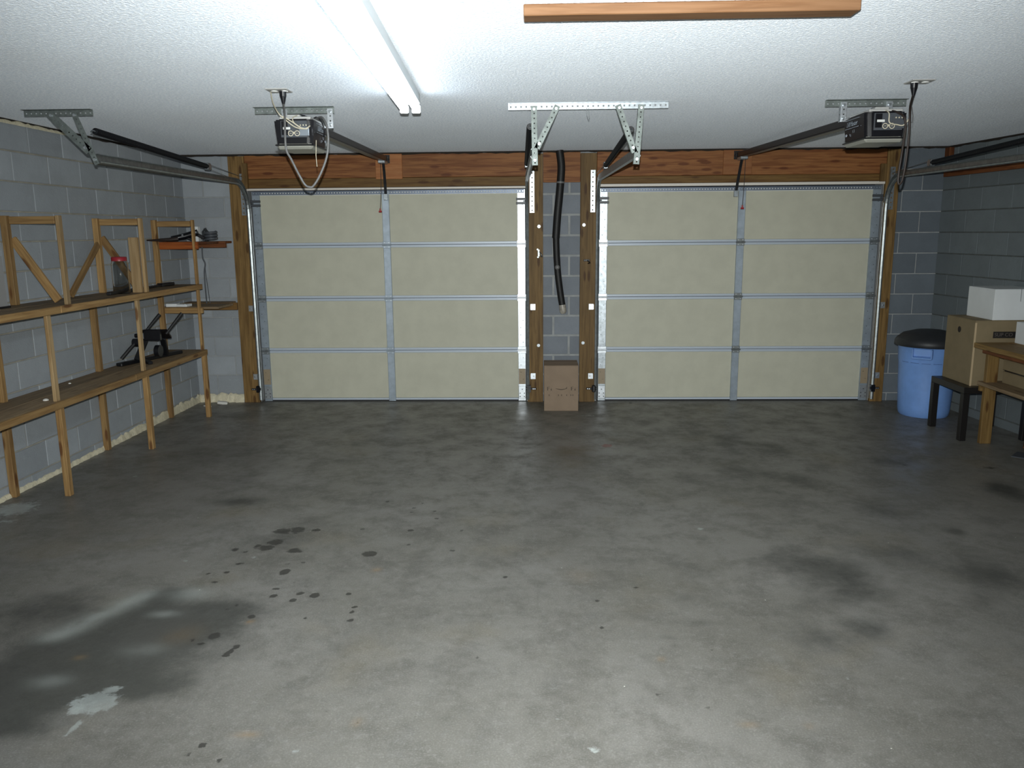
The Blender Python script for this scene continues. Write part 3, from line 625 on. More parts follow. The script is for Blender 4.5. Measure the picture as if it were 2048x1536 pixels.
# ================================================================== OPENERS
def opener(label,bx0,bx1,by0,by1,hx,side,straps,ax):
    """powerhead between bx0..bx1, by0 (rear) .. by1; hx: x of the rail's front end; side: -1 label on its left flank, +1 right"""
    t=thing('garage_door_opener',label,'door opener',((bx0+bx1)/2,(by0+by1)/2,2.2))
    z0,z1=2.235,2.372; cx=(bx0+bx1)/2
    bm=bmesh.new(); bmesh.ops.create_cube(bm,size=1)
    for v in bm.verts:
        tp=.012 if v.co.z<0 else 0
        v.co=Vector((cx+v.co.x*(bx1-bx0-2*tp),(by0+by1)/2+v.co.y*(by1-by0-tp),z0+(v.co.z+.5)*(z1-z0)))
    ve=[e for e in bm.edges if abs(e.verts[0].co.z-e.verts[1].co.z)>.05]
    bmesh.ops.bevel(bm,geom=ve,offset=.03,segments=4,affect='EDGES')
    bmesh.ops.bevel(bm,geom=[e for e in bm.edges if e.verts[0].co.z>z1-.001 and e.verts[1].co.z>z1-.001 and len(e.link_faces)==2 and any(abs(f.normal.z)<.3 for f in e.link_faces)],offset=.008,segments=2,affect='EDGES')
    bm.verts.index_update(); m=MB(); m.add([v.co.copy() for v in bm.verts],[[v.index for v in f.verts] for f in bm.faces]); bm.free()
    body=m.build('motor_housing',M['black'],t)
    m=MB(); m.box((bx0+.012,by0+.02,z0-.030),(bx1-.012,by1-.015,z0+.002),.012); m.build('light_lens',M['lgrey'],t)
    m=MB(); m.box((bx0+.004,by0+.01,z0-.012),(bx1-.004,by1-.006,z0-.004),.003); m.build('lens_rim',M['blackm'],t)
    # rear control panel
    y=by0-.001; w_=bx1-bx0; X_=lambda f: bx0+w_*f; Z_=lambda f: z0+(z1-z0)*f
    def plate(nm,a,b,c,d,mt,parent=body,dy=.003):
        q=MB(); q.box((X_(a),y-dy,Z_(c)),(X_(b),y+.004,Z_(d)),.0012); return q.build(nm,M[mt],parent)
    plate('control_panel',.20,.86,.24,.92,'dgrey',dy=.002)
    plate('antenna_cover',.22,.38,.34,.90,'black',dy=.004)
    plate('button_label',.26,.44,.56,.66,'white',dy=.006)
    plate('warning_label',.44,.62,.36,.86,'dgrey',dy=.005)
    plate('silver_label',.66,.90,.30,.66,'silver' if side>0 else 'dgrey',dy=.006)
    # pale outlined emblem: two rings side by side under one outline
    q=MB(); zc=Z_(.40); xc=X_(.53); yy=y-.0075
    for dx in (-.019,.019):
        q.add(*ring((xc+dx,yy,zc),.012,.016))
        q.box((xc+dx-.006,yy-.0005,zc-.0012),(xc+dx+.006,yy+.0005,zc+.0012))
    q.add(*ring((xc,yy,zc+.004),.0,.009,3))
    q.build('emblem',M['cordcream'],body)
    for f in (.70,.77,.84):
        q=MB(); q.box((X_(f)-.004,y-.009,Z_(.70)),(X_(f)+.003,y,Z_(.76)),.002); q.build('terminal',M['cordcream'],body)
    # flank label
    fx=bx0-.0008 if side<0 else bx1+.0008
    F=FXm if side<0 else FXp
    ym=(by0+by1)/2+.02
    text('lettering','LiftMaster',.040,F(fx,ym,2.328),M['silver'],body,shear=.25)
    text('lettering','1 3',.026,F(fx,ym-.03 if side<0 else ym+.03,2.282),M['silver'],body)
    q=MB(); q.box((fx-.0008,ym-.1,2.352),(fx+.0008,ym+.1,2.355)); q.box((fx-.0008,ym-.1,2.303),(fx+.0008,ym+.1,2.306)); q.box((fx-.0008,ym+.07,2.262),(fx+.0008,ym+.11,2.275)); q.build('label_bar',M['silver'],body)
    # metal chassis lip + motor bracket on top
    q=MB(); q.box((bx0+.03,by0+.03,z1),(bx1-.02,by1-.03,z1+.016),.004); q.box((cx-.05,by0+.05,z1+.016),(cx+.03,by0+.12,z1+.03),.004); q.build('top_chassis',M['alu'],t)
    q=MB(); q.cyl((cx,by0+.12,z1+.012),(cx,by0+.12,z1+.034),.045,18); q.build('sprocket_cover',M['blackm'],t)
    # hanging straps and their ceiling angle
    xa,xb,y_=ax
    q=MB(); q.angle((xa,y_,CZ-.002),(xb,y_,CZ-.002),(0,-1,0),(0,0,-1),.036,pitch=.0315,hole=.010); q.build('ceiling_angle',M['strap'],t)
    for sx in straps:
        q=MB(); q.angle((sx-.016,y_-.01,CZ-.012),(sx-.016,y_-.01,z1-.012),(1,0,0),(0,1,0),.034,pitch=.033,hole=.009); s=q.build('hanger_strap',M['galvw'],t)
        bolts('bolt',[(sx,y_-.02,z1+.01),(sx,y_-.02,CZ-.03)],.009,.014,M['galv'],s)
    # rail, trolley, header bracket, arm
    p0=Vector((cx,by1-.05,z1+.004)); p1=Vector((hx,-.065,2.425)); d=(p1-p0).normalized(); sdv=Vector((1,0,0))
    q=MB(); q.bar(p0,p1,.044,.052,(0,0,1),.006); q.bar(p0+Vector((0,0,-.028)),p1+Vector((0,0,-.028)),.056,.006); q.build('rail',M['bronze'],t)
    q=MB(); q.box((hx-.03,-.075,2.395),(hx-.026,-.022,2.455)); q.box((hx+.026,-.075,2.395),(hx+.03,-.022,2.455)); q.box((hx-.04,-.027,2.385),(hx+.04,-.0225,2.465),.002); q.cyl((hx-.04,-.06,2.42),(hx+.04,-.06,2.42),.008,8); q.build('header_bracket',M['blackm'],t)
    tp=p0.lerp(p1,.955)
    q=MB(); q.box(tp+Vector((-.035,-.07,-.055)),tp+Vector((.035,.07,-.028)),.005); q.build('trolley',M['galv'],t)
    return t,tp
def ring(c,r0,r1,n=16):
    c=Vector(c); vs=[];fs=[]
    if r0<=0:
        vs=[c+Vector((r1*math.cos(2*PI*i/n-PI/2),0,r1*math.sin(2*PI*i/n-PI/2))) for i in range(n)]; return vs,[tuple(range(n))]
    for i in range(n):
        a=2*PI*i/n; vs+= [c+Vector((r*math.cos(a),0,r*math.sin(a))) for r in (r0,r1)]
    return vs,[(2*i,2*i+1,(2*i+3)%(2*n),(2*i+2)%(2*n)) for i in range(n)]
# the arms and release ropes hang from the trolleys: arms belong to the openers
def arm(t,tp,dx):
    m=MB(); pts=[tp+Vector((0,.02,-.04)),tp+Vector((dx*.2,.055,-.12)),tp+Vector((dx*.6,.095,-.24)),tp+Vector((dx,.122,-.345))]
    for a,b in zip(pts[:-1],pts[1:]): m.bar(a,b,.026,.006,(0,-1,0))
    m.build('door_arm',M['blackm'],t)
    m=MB(); m.box(tp+Vector((dx-.02,.115,-.39)),tp+Vector((dx+.02,.131,-.33)),.002); m.build('door_bracket',M['galv'],t)
o1,tp1=opener('black garage door opener hanging over the left garage door',-1.535,-1.30,-3.26,-2.93,-1.478,1,(-1.283,-1.568),(-1.755,-1.258,-2.905))
arm(o1,tp1,-.005)
o2,tp2=opener('black garage door opener hanging over the right garage door',1.86,2.10,-3.26,-2.90,1.928,-1,(1.862,2.135),(1.751,2.238,-2.895))
arm(o2,tp2,-.02)
def rope(label,p,L,kx):
    t=thing('release_rope',label,'rope',p)
    p=Vector(p); m=MB(); m.tube(smooth_path([p,p+Vector((kx*.2,0,-L*.5)),p+Vector((kx,0,-L+.03))],5),.003,6); m.build('cord',M['cordbrown'],t)
    m=MB(); e=p+Vector((kx,0,-L)); m.cyl(e+Vector((-.014,0,.012)),e+Vector((.014,0,.012)),.008,8); m.cyl(e+Vector((0,0,.012)),e+Vector((0,0,.04)),.007,8); m.build('handle',M['red'],t)
rope('thin release rope with small red handle under the left opener rail',tp1+Vector((-.01,-.06,-.055)),.46,-.02)
rope('thin release rope with small red handle under the right opener rail',tp2+Vector((.012,-.06,-.055)),.46,-.01)
def outlet(label,x,y):
    t=thing('ceiling_outlet',label,'outlet',(x,y,CZ))
    m=MB(); m.box((x-.06,y-.06,CZ-.007),(x+.06,y+.06,CZ),.003); m.build('cover_plate',M['alu'],t)
    for dx in (-.025,.03):
        m=MB(); m.cyl((x+dx,y,CZ-.011),(x+dx,y,CZ-.006),.019,14); m.build('socket',M['white'],t)
outlet('metal ceiling outlet plate above the left opener',-1.405,-3.52)
outlet('metal ceiling outlet plate above the right opener',2.03,-3.515)
def plug_cord(label,pl,pts,mats,extra=()):
    t=thing('power_cord',label,'cord',pl)
    pl=Vector(pl); m=MB(); m.cyl(pl+Vector((0,0,-.009)),pl+Vector((0,0,-.035)),.020,12,.018); m.cyl(pl+Vector((0,0,-.035)),pl+Vector((0,0,-.075)),.017,12,.006); m.build('plug',M['black'],t)
    m=MB(); m.tube(smooth_path([pl+Vector((0,0,-.07))]+[Vector(p) for p in pts],6),.0065,7); m.build('cable',M[mats],t)
    for nm,ps,r,mt in extra:
        m=MB(); m.tube(smooth_path(ps,6),r,6); m.build(nm,M[mt],t)
plug_cord('grey power cord looping down behind the left opener',(-1.385,-3.52,CZ),
 [(-1.425,-3.38,2.37),(-1.452,-3.305,2.26),(-1.450,-3.30,2.19),(-1.425,-3.3,2.14),(-1.388,-3.3,2.06),(-1.355,-3.3,2.0),(-1.33,-3.3,1.985),(-1.305,-3.3,1.99),(-1.262,-3.3,2.052),(-1.219,-3.3,2.149),(-1.204,-3.3,2.247),(-1.215,-3.28,2.33),(-1.26,-3.2,2.385),(-1.32,-3.1,2.392)],'cordgrey')
plug_cord('dark power cord bundle hanging beside the right opener',(2.005,-3.51,CZ),
 [(2.055,-3.37,2.38),(2.075,-3.33,2.313),(2.078,-3.33,2.232),(2.075,-3.33,2.124),(2.070,-3.33,2.05),(2.060,-3.33,1.985),(2.046,-3.33,1.965),(2.038,-3.33,1.985),(2.040,-3.33,2.05),(2.046,-3.33,2.12),(2.054,-3.325,2.206),(2.060,-3.32,2.286),(2.045,-3.3,2.345),(2.01,-3.2,2.385)],'cordbrown')
def wires(label,strands,mt):
    t=thing('control_wire',label,'wire',strands[0][0][0])
    for ps,r in strands:
        m=MB(); m.tube(smooth_path(ps,6),r,6); m.build('strand',M[mt],t)
wires('cream control wires draped across the left opener',[([(-1.452,-3.52,2.488),(-1.475,-3.42,2.44),(-1.482,-3.32,2.40),(-1.456,-3.30,2.37),(-1.418,-3.285,2.336),(-1.385,-3.285,2.318),(-1.344,-3.285,2.312),(-1.325,-3.285,2.318),(-1.315,-3.268,2.33)],.0035),([(-1.46,-3.30,2.38),(-1.41,-3.29,2.35),(-1.37,-3.285,2.322),(-1.33,-3.285,2.312),(-1.32,-3.268,2.328)],.0035),([(-1.40,-3.2,2.40),(-1.412,-3.27,2.375),(-1.40,-3.285,2.345),(-1.36,-3.285,2.318)],.003)],'cordcream')
wires('cream control wire across the right opener',[([(1.981,-3.18,2.395),(1.981,-3.275,2.36),(1.982,-3.29,2.306),(2.028,-3.285,2.294),(2.062,-3.29,2.291),(2.085,-3.31,2.328)],.0035)],'cordcream')
wires('black wire loop on top of the left opener',[([(-1.455,-3.15,2.392),(-1.43,-3.12,2.41),(-1.395,-3.1,2.41),(-1.345,-3.1,2.392),(-1.318,-3.1,2.40),(-1.292,-3.1,2.378),(-1.277,-3.1,2.333),(-1.285,-3.08,2.29)],.0045)],'black')
wires('black wire loop on top of the right opener',[([(1.955,-3.1,2.375),(1.972,-3.1,2.395),(2.0,-3.1,2.402),(2.035,-3.1,2.395),(2.06,-3.15,2.375)],.006)],'black')
m=MB(); m.tube([(-1.282,-3.27,2.25),(-1.284,-3.285,2.16),(-1.281,-3.285,2.10)],.0022,5); tag(m.build('antenna_wire',M['cordcream']),'short thin wire hanging straight down from the left opener','wire')
m=MB(); m.tube([(2.085,-3.24,2.31),(2.13,-3.24,2.31),(2.132,-3.24,2.345),(2.122,-3.24,2.395)],.0015,5); tag(m.build('antenna_wire',M['cordbrown']),'thin bent wire sticking out beyond the right opener','wire')

# ================================================================== LIGHTS
def tube_light(label,x0,y0,x1,y1,cat='light'):
    t=thing('strip_light',label,cat,((x0+x1)/2,(y0+y1)/2,CZ))
    p0=Vector((x0,y0,0)); p1=Vector((x1,y1,0)); d=(p1-p0).normalized(); s=Vector((-d.y,d.x,0))
    m=MB(); m.bar(p0+Vector((0,0,CZ-.032)),p1+Vector((0,0,CZ-.032)),.112,.062,(0,0,1),.006); m.build('housing',M['white'],t)
    L=(p1-p0).length
    for k in (-1,1):
        a=p0+s*(.034*k)+Vector((0,0,CZ-.088)); b=p1+s*(.034*k)+Vector((0,0,CZ-.088))
        m=MB(); m.cyl(a+d*.035,b-d*.035,.019,14); m.build('fluorescent_tube',M['tube'],t)
        for q in (a,b):
            m=MB(); dd=d if q is a else -d; m.bar(q+dd*.004,q+dd*.026,.05,.046,(0,0,1),.006); m.build('lamp_holder',M['white'],t)
    return t
tube_light('long two tube fluorescent ceiling light running towards the doors',-.715,-3.35,-.582,-5.80)
tube_light('second two tube fluorescent ceiling light behind the viewpoint',-.52,-6.5,-.40,-8.9)
t=thing('bulb_lamp','bare warm bulb in a ceiling holder behind the viewpoint on the right','light',(1.75,-6.9,CZ))
m=MB(); m.lathe([(.06,0),(.06,-.02),(.035,-.04),(.022,-.06)],(1.75,-6.9,CZ),16); m.build('holder',M['white'],t)
m=MB(); m.lathe([(.013,-.06),(.016,-.08),(.028,-.105),(.031,-.125),(.026,-.145),(.012,-.158),(.002,-.16)],(1.75,-6.9,CZ),16); m.build('bulb',M['bulb'],t)

# ================================================================== CEILING TIMBER, PIPE, WALL TIMBER
tag(board('ceiling_timber',(-.047,-5.11,2.45),(1.102,-5.02,CZ),M['beam']),'orange brown timber fixed flat across the popcorn ceiling','timber')
t=thing('insulated_pipe','black foam sleeved pipe hanging down the block pier between the doors','pipe',(.2,-.03,.9))
yy=-.052
m=MB(); m.tube(smooth_path([(.213,yy,2.486),(.231,yy,2.339),(.223,yy,2.179),(.209,yy,2.019),(.195,yy,1.876),(.183,yy,1.70),(.180,yy,1.655)],6),.038,16); m.build('upper_sleeve',M['foam'],t)
m=MB(); m.tube(smooth_path([(.181,yy,1.70),(.183,yy,1.60),(.187,yy,1.50),(.196,yy,1.36),(.206,yy,1.26),(.226,yy,1.11),(.246,yy,.985)],6),.033,16); m.build('lower_sleeve',M['foam'],t)
m=MB(); m.tube([(.244,yy,1.0),(.25,yy,.955),(.254,yy,.93),(.256,yy,.912)],[.034,.036,.035,.022],14); m.build('end_cap',M['duct'],t)
m=MB(); m.tube([(.2238,yy,2.193),(.223,yy,2.177)],.0395,18); m.build('tape_band',M['cordgrey'],t)
m=MB(); m.lathe([(.024,-.0),(.024,.012),(.017,.019),(.008,.022)],(0,0,0),16,Matrix.Translation((.194,yy-.030,1.372))@Matrix.Rotation(PI/2,4,'X')); m.build('round_button',M['cordgrey'],t)
rx=RWx
def wallboard(name,y0,y1,z0,z1,th,mat,label,cat='timber'):
    Mw=Rb@Matrix.Translation((-.006,0,0)); s=1/math.cos(RW_ANG)
    mm=MB(); a,b=YB-y0,YB-y1
    L=abs(b-a); c=Matrix.Translation((-th/2,-(a+b)/2,(z0+z1)/2))@Matrix.Rotation(PI/2,4,'Z')
    big=max(L,z1-z0)
    if L>=z1-z0: mm.box((-L/2,-th/2,-(z1-z0)/2),(L/2,th/2,(z1-z0)/2),.003,Mw@c); MM=Mw@c
    else:
        MM=Mw@Matrix.Translation((-th/2,-(a+b)/2,(z0+z1)/2))@Matrix.Rotation(-PI/2,4,'Y'); H=z1-z0
        mm.box((-H/2,-L/2,-th/2),(H/2,L/2,th/2),.003,MM)
    return tag(mm.build(name,mat,M=MM),label,cat)
wallboard('wall_rail',-3.0,-.02,2.20,2.27,.04,M['old'],'long brown timber rail fixed along the right block wall')
wallboard('wall_block',-.10,-.02,2.385,2.47,.045,M['old'],'short timber block at the top of the back right corner')

# ================================================================== SMALL HARDWARE ROUND THE DOORS
def sensor(label,x,d):
    t=thing('safety_sensor',label,'sensor',(x,-.05,.12))
    m=MB(); m.box((x-.045,-.05,.135),(x+.045,-.035,.155),.003); m.box((x+d*.03,-.075,.135),(x+d*.034,-.035,.17)); m.build('bracket',M['blackm'],t)
    m=MB(); m.box((x+d*.012,-.085,.115),(x+d*.05,-.04,.185),.008); m.cyl((x+d*.05,-.062,.15),(x+d*.058,-.062,.15),.014,12); m.build('eye',M['black'],t)
    bolts('screw',[(x+dx*d,-.054,.145) for dx in (-.03,-.012)],.006,.005,M['galvw'],t,8)
sensor('black safety sensor low on the leftmost brown jamb',-2.905,1)
sensor('black safety sensor low on the jamb left of the tall cardboard box',-.06,-1)
sensor('black safety sensor low on the jamb right of the tall cardboard box',.535,1)
sensor('black safety sensor low on the jamb beside the blue bin',3.385,-1)
def washer(label,x,z):
    m=MB(); m.cyl((x,-.018,z),(x,-.0125,z),.016,14); m.cyl((x,-.026,z),(x,-.018,z),.008,6)
    tag(m.build('bolt',M['galv']),label,'bolt')
washer('washered bolt head high on the jamb left of the black pipe',.014,1.768)
washer('washered bolt head low on the jamb left of the black pipe',.007,.586)
washer('washered bolt head high on the jamb right of the black pipe',.456,1.779)
washer('washered bolt head low on the jamb right of the black pipe',.456,.61)
m=MB();
for dx,dz in ((-.012,.035),(0,.0),(-.008,-.04)): m.cyl((.012+dx,-.034,1.51+dz),(.012+dx,-.0125,1.51+dz),.009,10)
m.box((.0,-.018,1.475),(.022,-.0125,1.545),.003); m.tube(smooth_path([(.02,-.02,1.52),(.035,-.06,1.50),(.045,-.05,1.475),(.03,-.02,1.48)],5),.006,6)
tag(m.build('latch_hook',M['trk']),'shiny steel hook plate on the jamb left of the black pipe','hook')
m=MB(); m.box((.455,-.02,1.425),(.515,-.0125,1.445),.003); m.cyl((.484,-.05,1.437),(.484,-.0125,1.437),.010,10); m.tube(smooth_path([(.484,-.04,1.437),(.505,-.055,1.425),(.515,-.045,1.41),(.5,-.02,1.405)],5),.006,6)
tag(m.build('latch_hook',M['blackm']),'dark hook screwed to the jamb right of the black pipe','hook')

# ================================================================== CARDBOARD BOX BETWEEN THE DOORS
def carton(name,label,lo,hi,mat,origin=None,rot=0,flaps=True,seam=True):
    c=((lo[0]+hi[0])/2,(lo[1]+hi[1])/2,lo[2])
    t=thing(name,label,'box',c,rz=rot)
    hx,hy,H=(hi[0]-lo[0])/2,(hi[1]-lo[1])/2,hi[2]-lo[2]
    W=WM[t]
    m=MB(); m.box((-hx,-hy,0),(hx,hy,H-.004),.003,W); m.build('body',mat,t)
    if flaps:
        g=.002
        for a,b in ((-hy,-g),(g,hy)):
            m=MB(); m.box((-hx,a,H-.004),(hx,b,H),.0015,W); m.build('flap',mat,t)
    return t,W,hx,hy,H
t,W,hx,hy,H=carton('cardboard_box','tall brown cardboard box with a printed smile, between the garage doors',(.060,-.435,0),(.392,-.10,.449),M['card'])
m=MB(); y=-hy-.0008
pts=[W@Vector((-.055+.11*i/10,y,.225-.012*math.sin(PI*i/10))) for i in range(11)]
m.tube(pts,[.0012+.0025*math.sin(PI*i/10) for i in range(11)],5); m.bar(W@Vector((.055,y,.226)),W@Vector((.053,y,.240)),.004,.002,(0,-1,0)); m.bar(W@Vector((.055,y,.226)),W@Vector((.043,y,.228)),.004,.002,(0,-1,0))
m.build('smile_print',M['ink'],t)
m=MB()
for x0 in (-.135,.095):
    for dx,dz,w_,h_ in ((0,.222,.012,.035),(.012,.24,.014,.004),(.012,.226,.012,.004),(.034,.212,.014,.016),(.037,.228,.008,.005)): m.box((x0+dx,y-.0006,dz-h_/2),(x0+dx+w_*.6,y+.0006,dz+h_/2),0,W)
for x0 in (-.12,-.03,0,.05,.09,.11): m.box((x0,y-.0006,.15),(x0+.006,y+.0006,.165),0,W)
m.build('box_print',M['ink'],t)

# ================================================================== TIMBER SHELVING ON THE LEFT
sh=thing('timber_shelving','long two tier shelf unit of pale timber along the left block wall','shelving',(-3.33,-2,0))
ps=.044
xf0,xf1=-3.172,-3.128; xb0,xb1=-3.528,-3.484
zl,zu=.648,1.263
# shelves: planks with front boards
for z,y0,nm in ((zl,-4.9,0),(zu,-4.9,1)):
    for a,b in ((-3.528,-3.338),(-3.332,-3.150)):
        board('shelf_plank',(a,y0,z-.022),(b,-.635,z),M['shelf'],sh)
    br=[(y0,-2.90),(-2.897,-.640)] if nm else [(y0,-2.02),(-2.017,-.640)]
    for a,b in br: board('front_board',(-3.149,a,z-.046),(-3.126,b,z+.001),M['pine'],sh)
for y in (-3.0,-1.82):
    board('leg',(xf0,y-ps/2,0),(xf1-.004,y+ps/2,zl-.022),M['pine'],sh)
    board('post',(xf0-.004,y-ps/2,zl),(xf1-.024,y+ps/2,zu-.022),M['pine2'],sh)
    board('leg',(xb0,y-ps/2-.03,0),(xb1,y+ps/2-.03,zl-.022),M['pine'],sh)
    board('post',(xb0,y-ps/2-.03,zl),(xb1,y+ps/2-.03,zu-.022),M['pine'],sh)
for y in (-2.755,-1.648):
    board('post',(xf0-.004,y-ps/2,zu),(xf1-.024,y+ps/2,1.85),M['pine2'],sh)
    board('post',(xb0,y-ps/2-.03,zu),(xb1,y+ps/2-.03,1.85),M['pine'],sh)
    board('top_rail',(xb1+.001,y-.03,1.795),(xf0-.005,y+.008,1.845),M['pine'],sh)
    stick('diagonal_brace',(xb1-.005,y-.002,1.70),(xf0-.05,y-.002,zu+.025),.022,.055,M['pine'],sh,ref=(.8,0,.6))
stick('diagonal_brace',(-3.462,-1.76,1.65),(-3.462,-2.20,zu+.02),.022,.05,M['pine'],sh,ref=(0,.6,.7))
board('splice_board',(-3.252,-1.70,zu),(-3.178,-1.668,1.70),M['pine2'],sh)
for a,b in ((0,zl-.022),(zl,zu-.022),(zu,1.85)):
    board('leg' if a==0 else 'post',(xf0,-.69,a),(xf1-.004 if a==0 else xf1-.024,-.646,b),M['pine'],sh)
    board('leg' if a==0 else 'post',(xb0,-.72,a),(xb1,-.676,b),M['pine'],sh)
board('top_rail',(xb1+.001,-.70,1.79),(xf0-.002,-.665,1.84),M['pine'],sh)
# corner shelf boards reaching the left jamb
cs1=thing('corner_shelf','high orange timber corner shelf holding dark tools, beside the left door','shelf',(-3.25,-.35,1.58))
board('front_board',(-3.505,-.672,1.585),(-3.13,-.640,1.652),M['orange'],cs1)
board('side_board',(-3.48,-.34,1.592),(-3.0,-.30,1.652),M['old'],cs1)
for a,b in ((-.635,-.345),(-.298,-.008)): board('shelf_plank',(-3.528,a,1.63),(-3.06,b,1.652),M['old'],cs1)
cs2=thing('corner_shelf','lower timber corner shelf with white papers, beside the left door','shelf',(-3.25,-.35,1.0))
board('cross_board',(-3.505,-.674,.993),(-3.13,-.642,1.046),M['pine'],cs2)
board('side_board',(-3.48,-.26,.985),(-2.96,-.222,1.055),M['lowhdr'],cs2)
for a,b in ((-.64,-.265),(-.218,-.012)): board('shelf_plank',(-3.528,a,1.03),(-3.06 if b>-.1 else -2.99,b,1.052),M['shelf'],cs2)

# things on the shelves
t=thing('clear_jar','tall clear plastic jar with a dark red lid on the upper shelf','jar',(-3.285,-1.80,zu))
m=MB(); m.lathe([(.058,.001),(.062,.01),(.062,.235),(.054,.255),(.054,.262),(.050,.262),(.050,.254),(.058,.233),(.058,.012),(.05,.006)],(-3.285,-1.80,zu),28); m.build('body',M['clear'],t)
m=MB(); m.lathe([(.057,.256),(.057,.283),(.05,.288),(.02,.289)],(-3.285,-1.80,zu),28); m.build('lid',M['redlid'],t)
t=thing('flat_bar','long thin black bar lying along the upper shelf','bar',(-3.3,-1.2,zu))
m=MB(); m.bar((-3.30,-1.98,zu+.012),(-3.33,-1.50,zu+.012),.035,.022,(0,0,1),.005); m.build('grip',M['rubber'],t)
m=MB(); m.bar((-3.33,-1.50,zu+.012),(-3.36,-1.0,zu+.014),.045,.016,(0,0,1),.004); m.bar((-3.36,-1.0,zu+.016),(-3.34,-.80,zu+.016),.06,.03,(0,0,1),.006); m.build('blade_cover',M['black'],t)
t=thing('leaning_panel','pale grey board with a black bottom edge leaning at the end of the upper shelf','panel',(-3.44,-3.2,zu))
m=MB(); m.bar((-3.425,-3.30,zu+.012),(-3.425,-3.30,zu+.33),.62,.012,(1,0,-.1),.002); m.build('sheet',M['panelgrey'],t)
m=MB(); m.box((-3.445,-3.62,zu),(-3.405,-2.98,zu+.012),.002); m.build('bottom_edge',M['blackm'],t)
# black stand on the lower shelf
zb=zl
t=thing('tool_stand','black metal tool stand with two raised arms on the lower shelf','stand',(-3.33,-1.28,zl))
m=MB(); m.bar((-3.47,-1.62,zb+.014),(-3.28,-.88,zb+.014),.06,.028,(0,0,1),.006); m.build('base_bar',M['blackm'],t)
m=MB(); m.bar((-3.25,-1.52,zb+.014),(-3.46,-1.30,zb+.014),.04,.026,(0,0,1),.005); m.build('cross_foot',M['blackm'],t)
for p0,p1 in (((-3.415,-1.42,zb+.02),(-3.36,-1.35,zb+.19)),((-3.31,-1.10,zb+.02),(-3.27,-1.22,zb+.19))):
    m=MB(); m.bar(p0,p1,.05,.03,(0,-1,0),.006); m.build('upright',M['blackm'],t)
m=MB(); m.add([(-3.345,-1.46,zb+.285),(-3.14,-1.40,zb+.285),(-3.19,-1.22,zb+.20),(-3.33,-1.22,zb+.19),(-3.345,-1.44,zb+.265),(-3.15,-1.38,zb+.265),(-3.20,-1.20,zb+.18),(-3.33,-1.20,zb+.17)],[(0,1,2,3),(7,6,5,4),(0,4,5,1),(1,5,6,2),(2,6,7,3),(3,7,4,0)])
m.box((-3.33,-1.44,zb+.19),(-3.19,-1.40,zb+.285),.006); m.build('tray',M['black'],t)
for p0,p1 in (((-3.325,-1.39,zb+.27),(-3.24,-1.30,zb+.40)),((-3.17,-1.36,zb+.24),(-3.045,-1.30,zb+.41))):
    m=MB(); m.tube([p0,Vector(p0).lerp(Vector(p1),.7),p1],[.012,.015,.015],10); m.build('arm',M['rubber'],t)
m=MB(); m.tube([(-3.42,-1.42,zb+.165),(-3.45,-1.46,zb+.12),(-3.505,-1.50,zb+.045)],[.014,.015,.015],10); m.build('arm',M['rubber'],t)
m=MB(); m.cyl((-3.44,-1.40,zb+.17),(-3.38,-1.40,zb+.17),.035,16); m.cyl((-3.44,-1.36,zb+.225),(-3.41,-1.36,zb+.225),.018,12); m.build('clamp_knob',M['black'],t)
m=MB(); m.cyl((-3.28,-1.34,zb+.09),(-3.24,-1.34,zb+.09),.05,18); m.build('hub',M['blackm'],t)
# things on the high corner shelf
zc=1.652
t=thing('caulking_gun','dark hand tool with a long pointed nose on the high corner shelf','tool',(-3.33,-.62,zc))
m=MB(); m.tube([(-3.52,-.83,zc+.018),(-3.47,-.74,zc+.018),(-3.40,-.64,zc+.02),(-3.34,-.6,zc+.028)],[.007,.012,.02,.022],10); m.build('nozzle',M['cordbrown'],t)
m=MB(); m.tube([(-3.40,-.60,zc+.028),(-3.30,-.55,zc+.05),(-3.18,-.52,zc+.085)],[.024,.028,.03],12); m.build('barrel',M['black'],t)
m=MB(); m.bar((-3.20,-.53,zc+.075),(-3.13,-.50,zc+.03),.03,.022,(0,-1,0),.004); m.bar((-3.28,-.55,zc+.04),(-3.22,-.53,zc+.012),.02,.018,(0,-1,0),.004); m.build('trigger_handle',M['black'],t)
m=MB(); m.cyl((-3.30,-.575,zc+.06),(-3.30,-.59,zc+.062),.008,8); m.cyl((-3.185,-.545,zc+.085),(-3.185,-.56,zc+.087),.009,8); m.build('screw',M['galvw'],t)
m=MB(); m.box((-3.275,-.46,zc),(-3.205,-.40,zc+.14),.004); o=m.build('small_carton',M['cardw']); tag(o,'small white and blue carton behind the dark tool on the high corner shelf','box')
m=MB(); m.box((-3.2755,-.462,zc+.004),(-3.255,-.4595,zc+.136)); m.build('blue_print',mat_plain('blue_print',srgb(70,90,130),.5),o)
m=MB(); m.lathe([(.03,0),(.035,.01),(.035,.09),(.015,.115),(.012,.13)],(-3.170,-.375,zc),16); tag(m.build('clear_bottle',M['clear']),'small clear bottle behind the last shelf post on the corner shelf','bottle')
m=MB(); m.tube(smooth_path([(-3.14+.0,-.50,zc+.014)]+[(-3.09+.055*math.cos(a),-.45+.05*math.sin(a),zc+.014+.004*k) for k,a in enumerate(np.linspace(2.5,2.5+5.5*PI,20))],3),.012,7)
tag(m.build('coiled_cable',M['dgrey']),'dark coiled cable lying near the right end of the high corner shelf','cable')
t=thing('hanging_cord','dark thin cord hanging down from the high corner shelf','cord',(-3.22,-.2,1.1))
m=MB(); m.tube(smooth_path([(-3.225,-.345,1.60),(-3.222,-.355,1.50),(-3.205,-.35,1.44),(-3.222,-.345,1.36),(-3.226,-.34,1.22),(-3.228,-.33,1.056)],5),.006,6); m.build('strand',M['dgrey'],t)
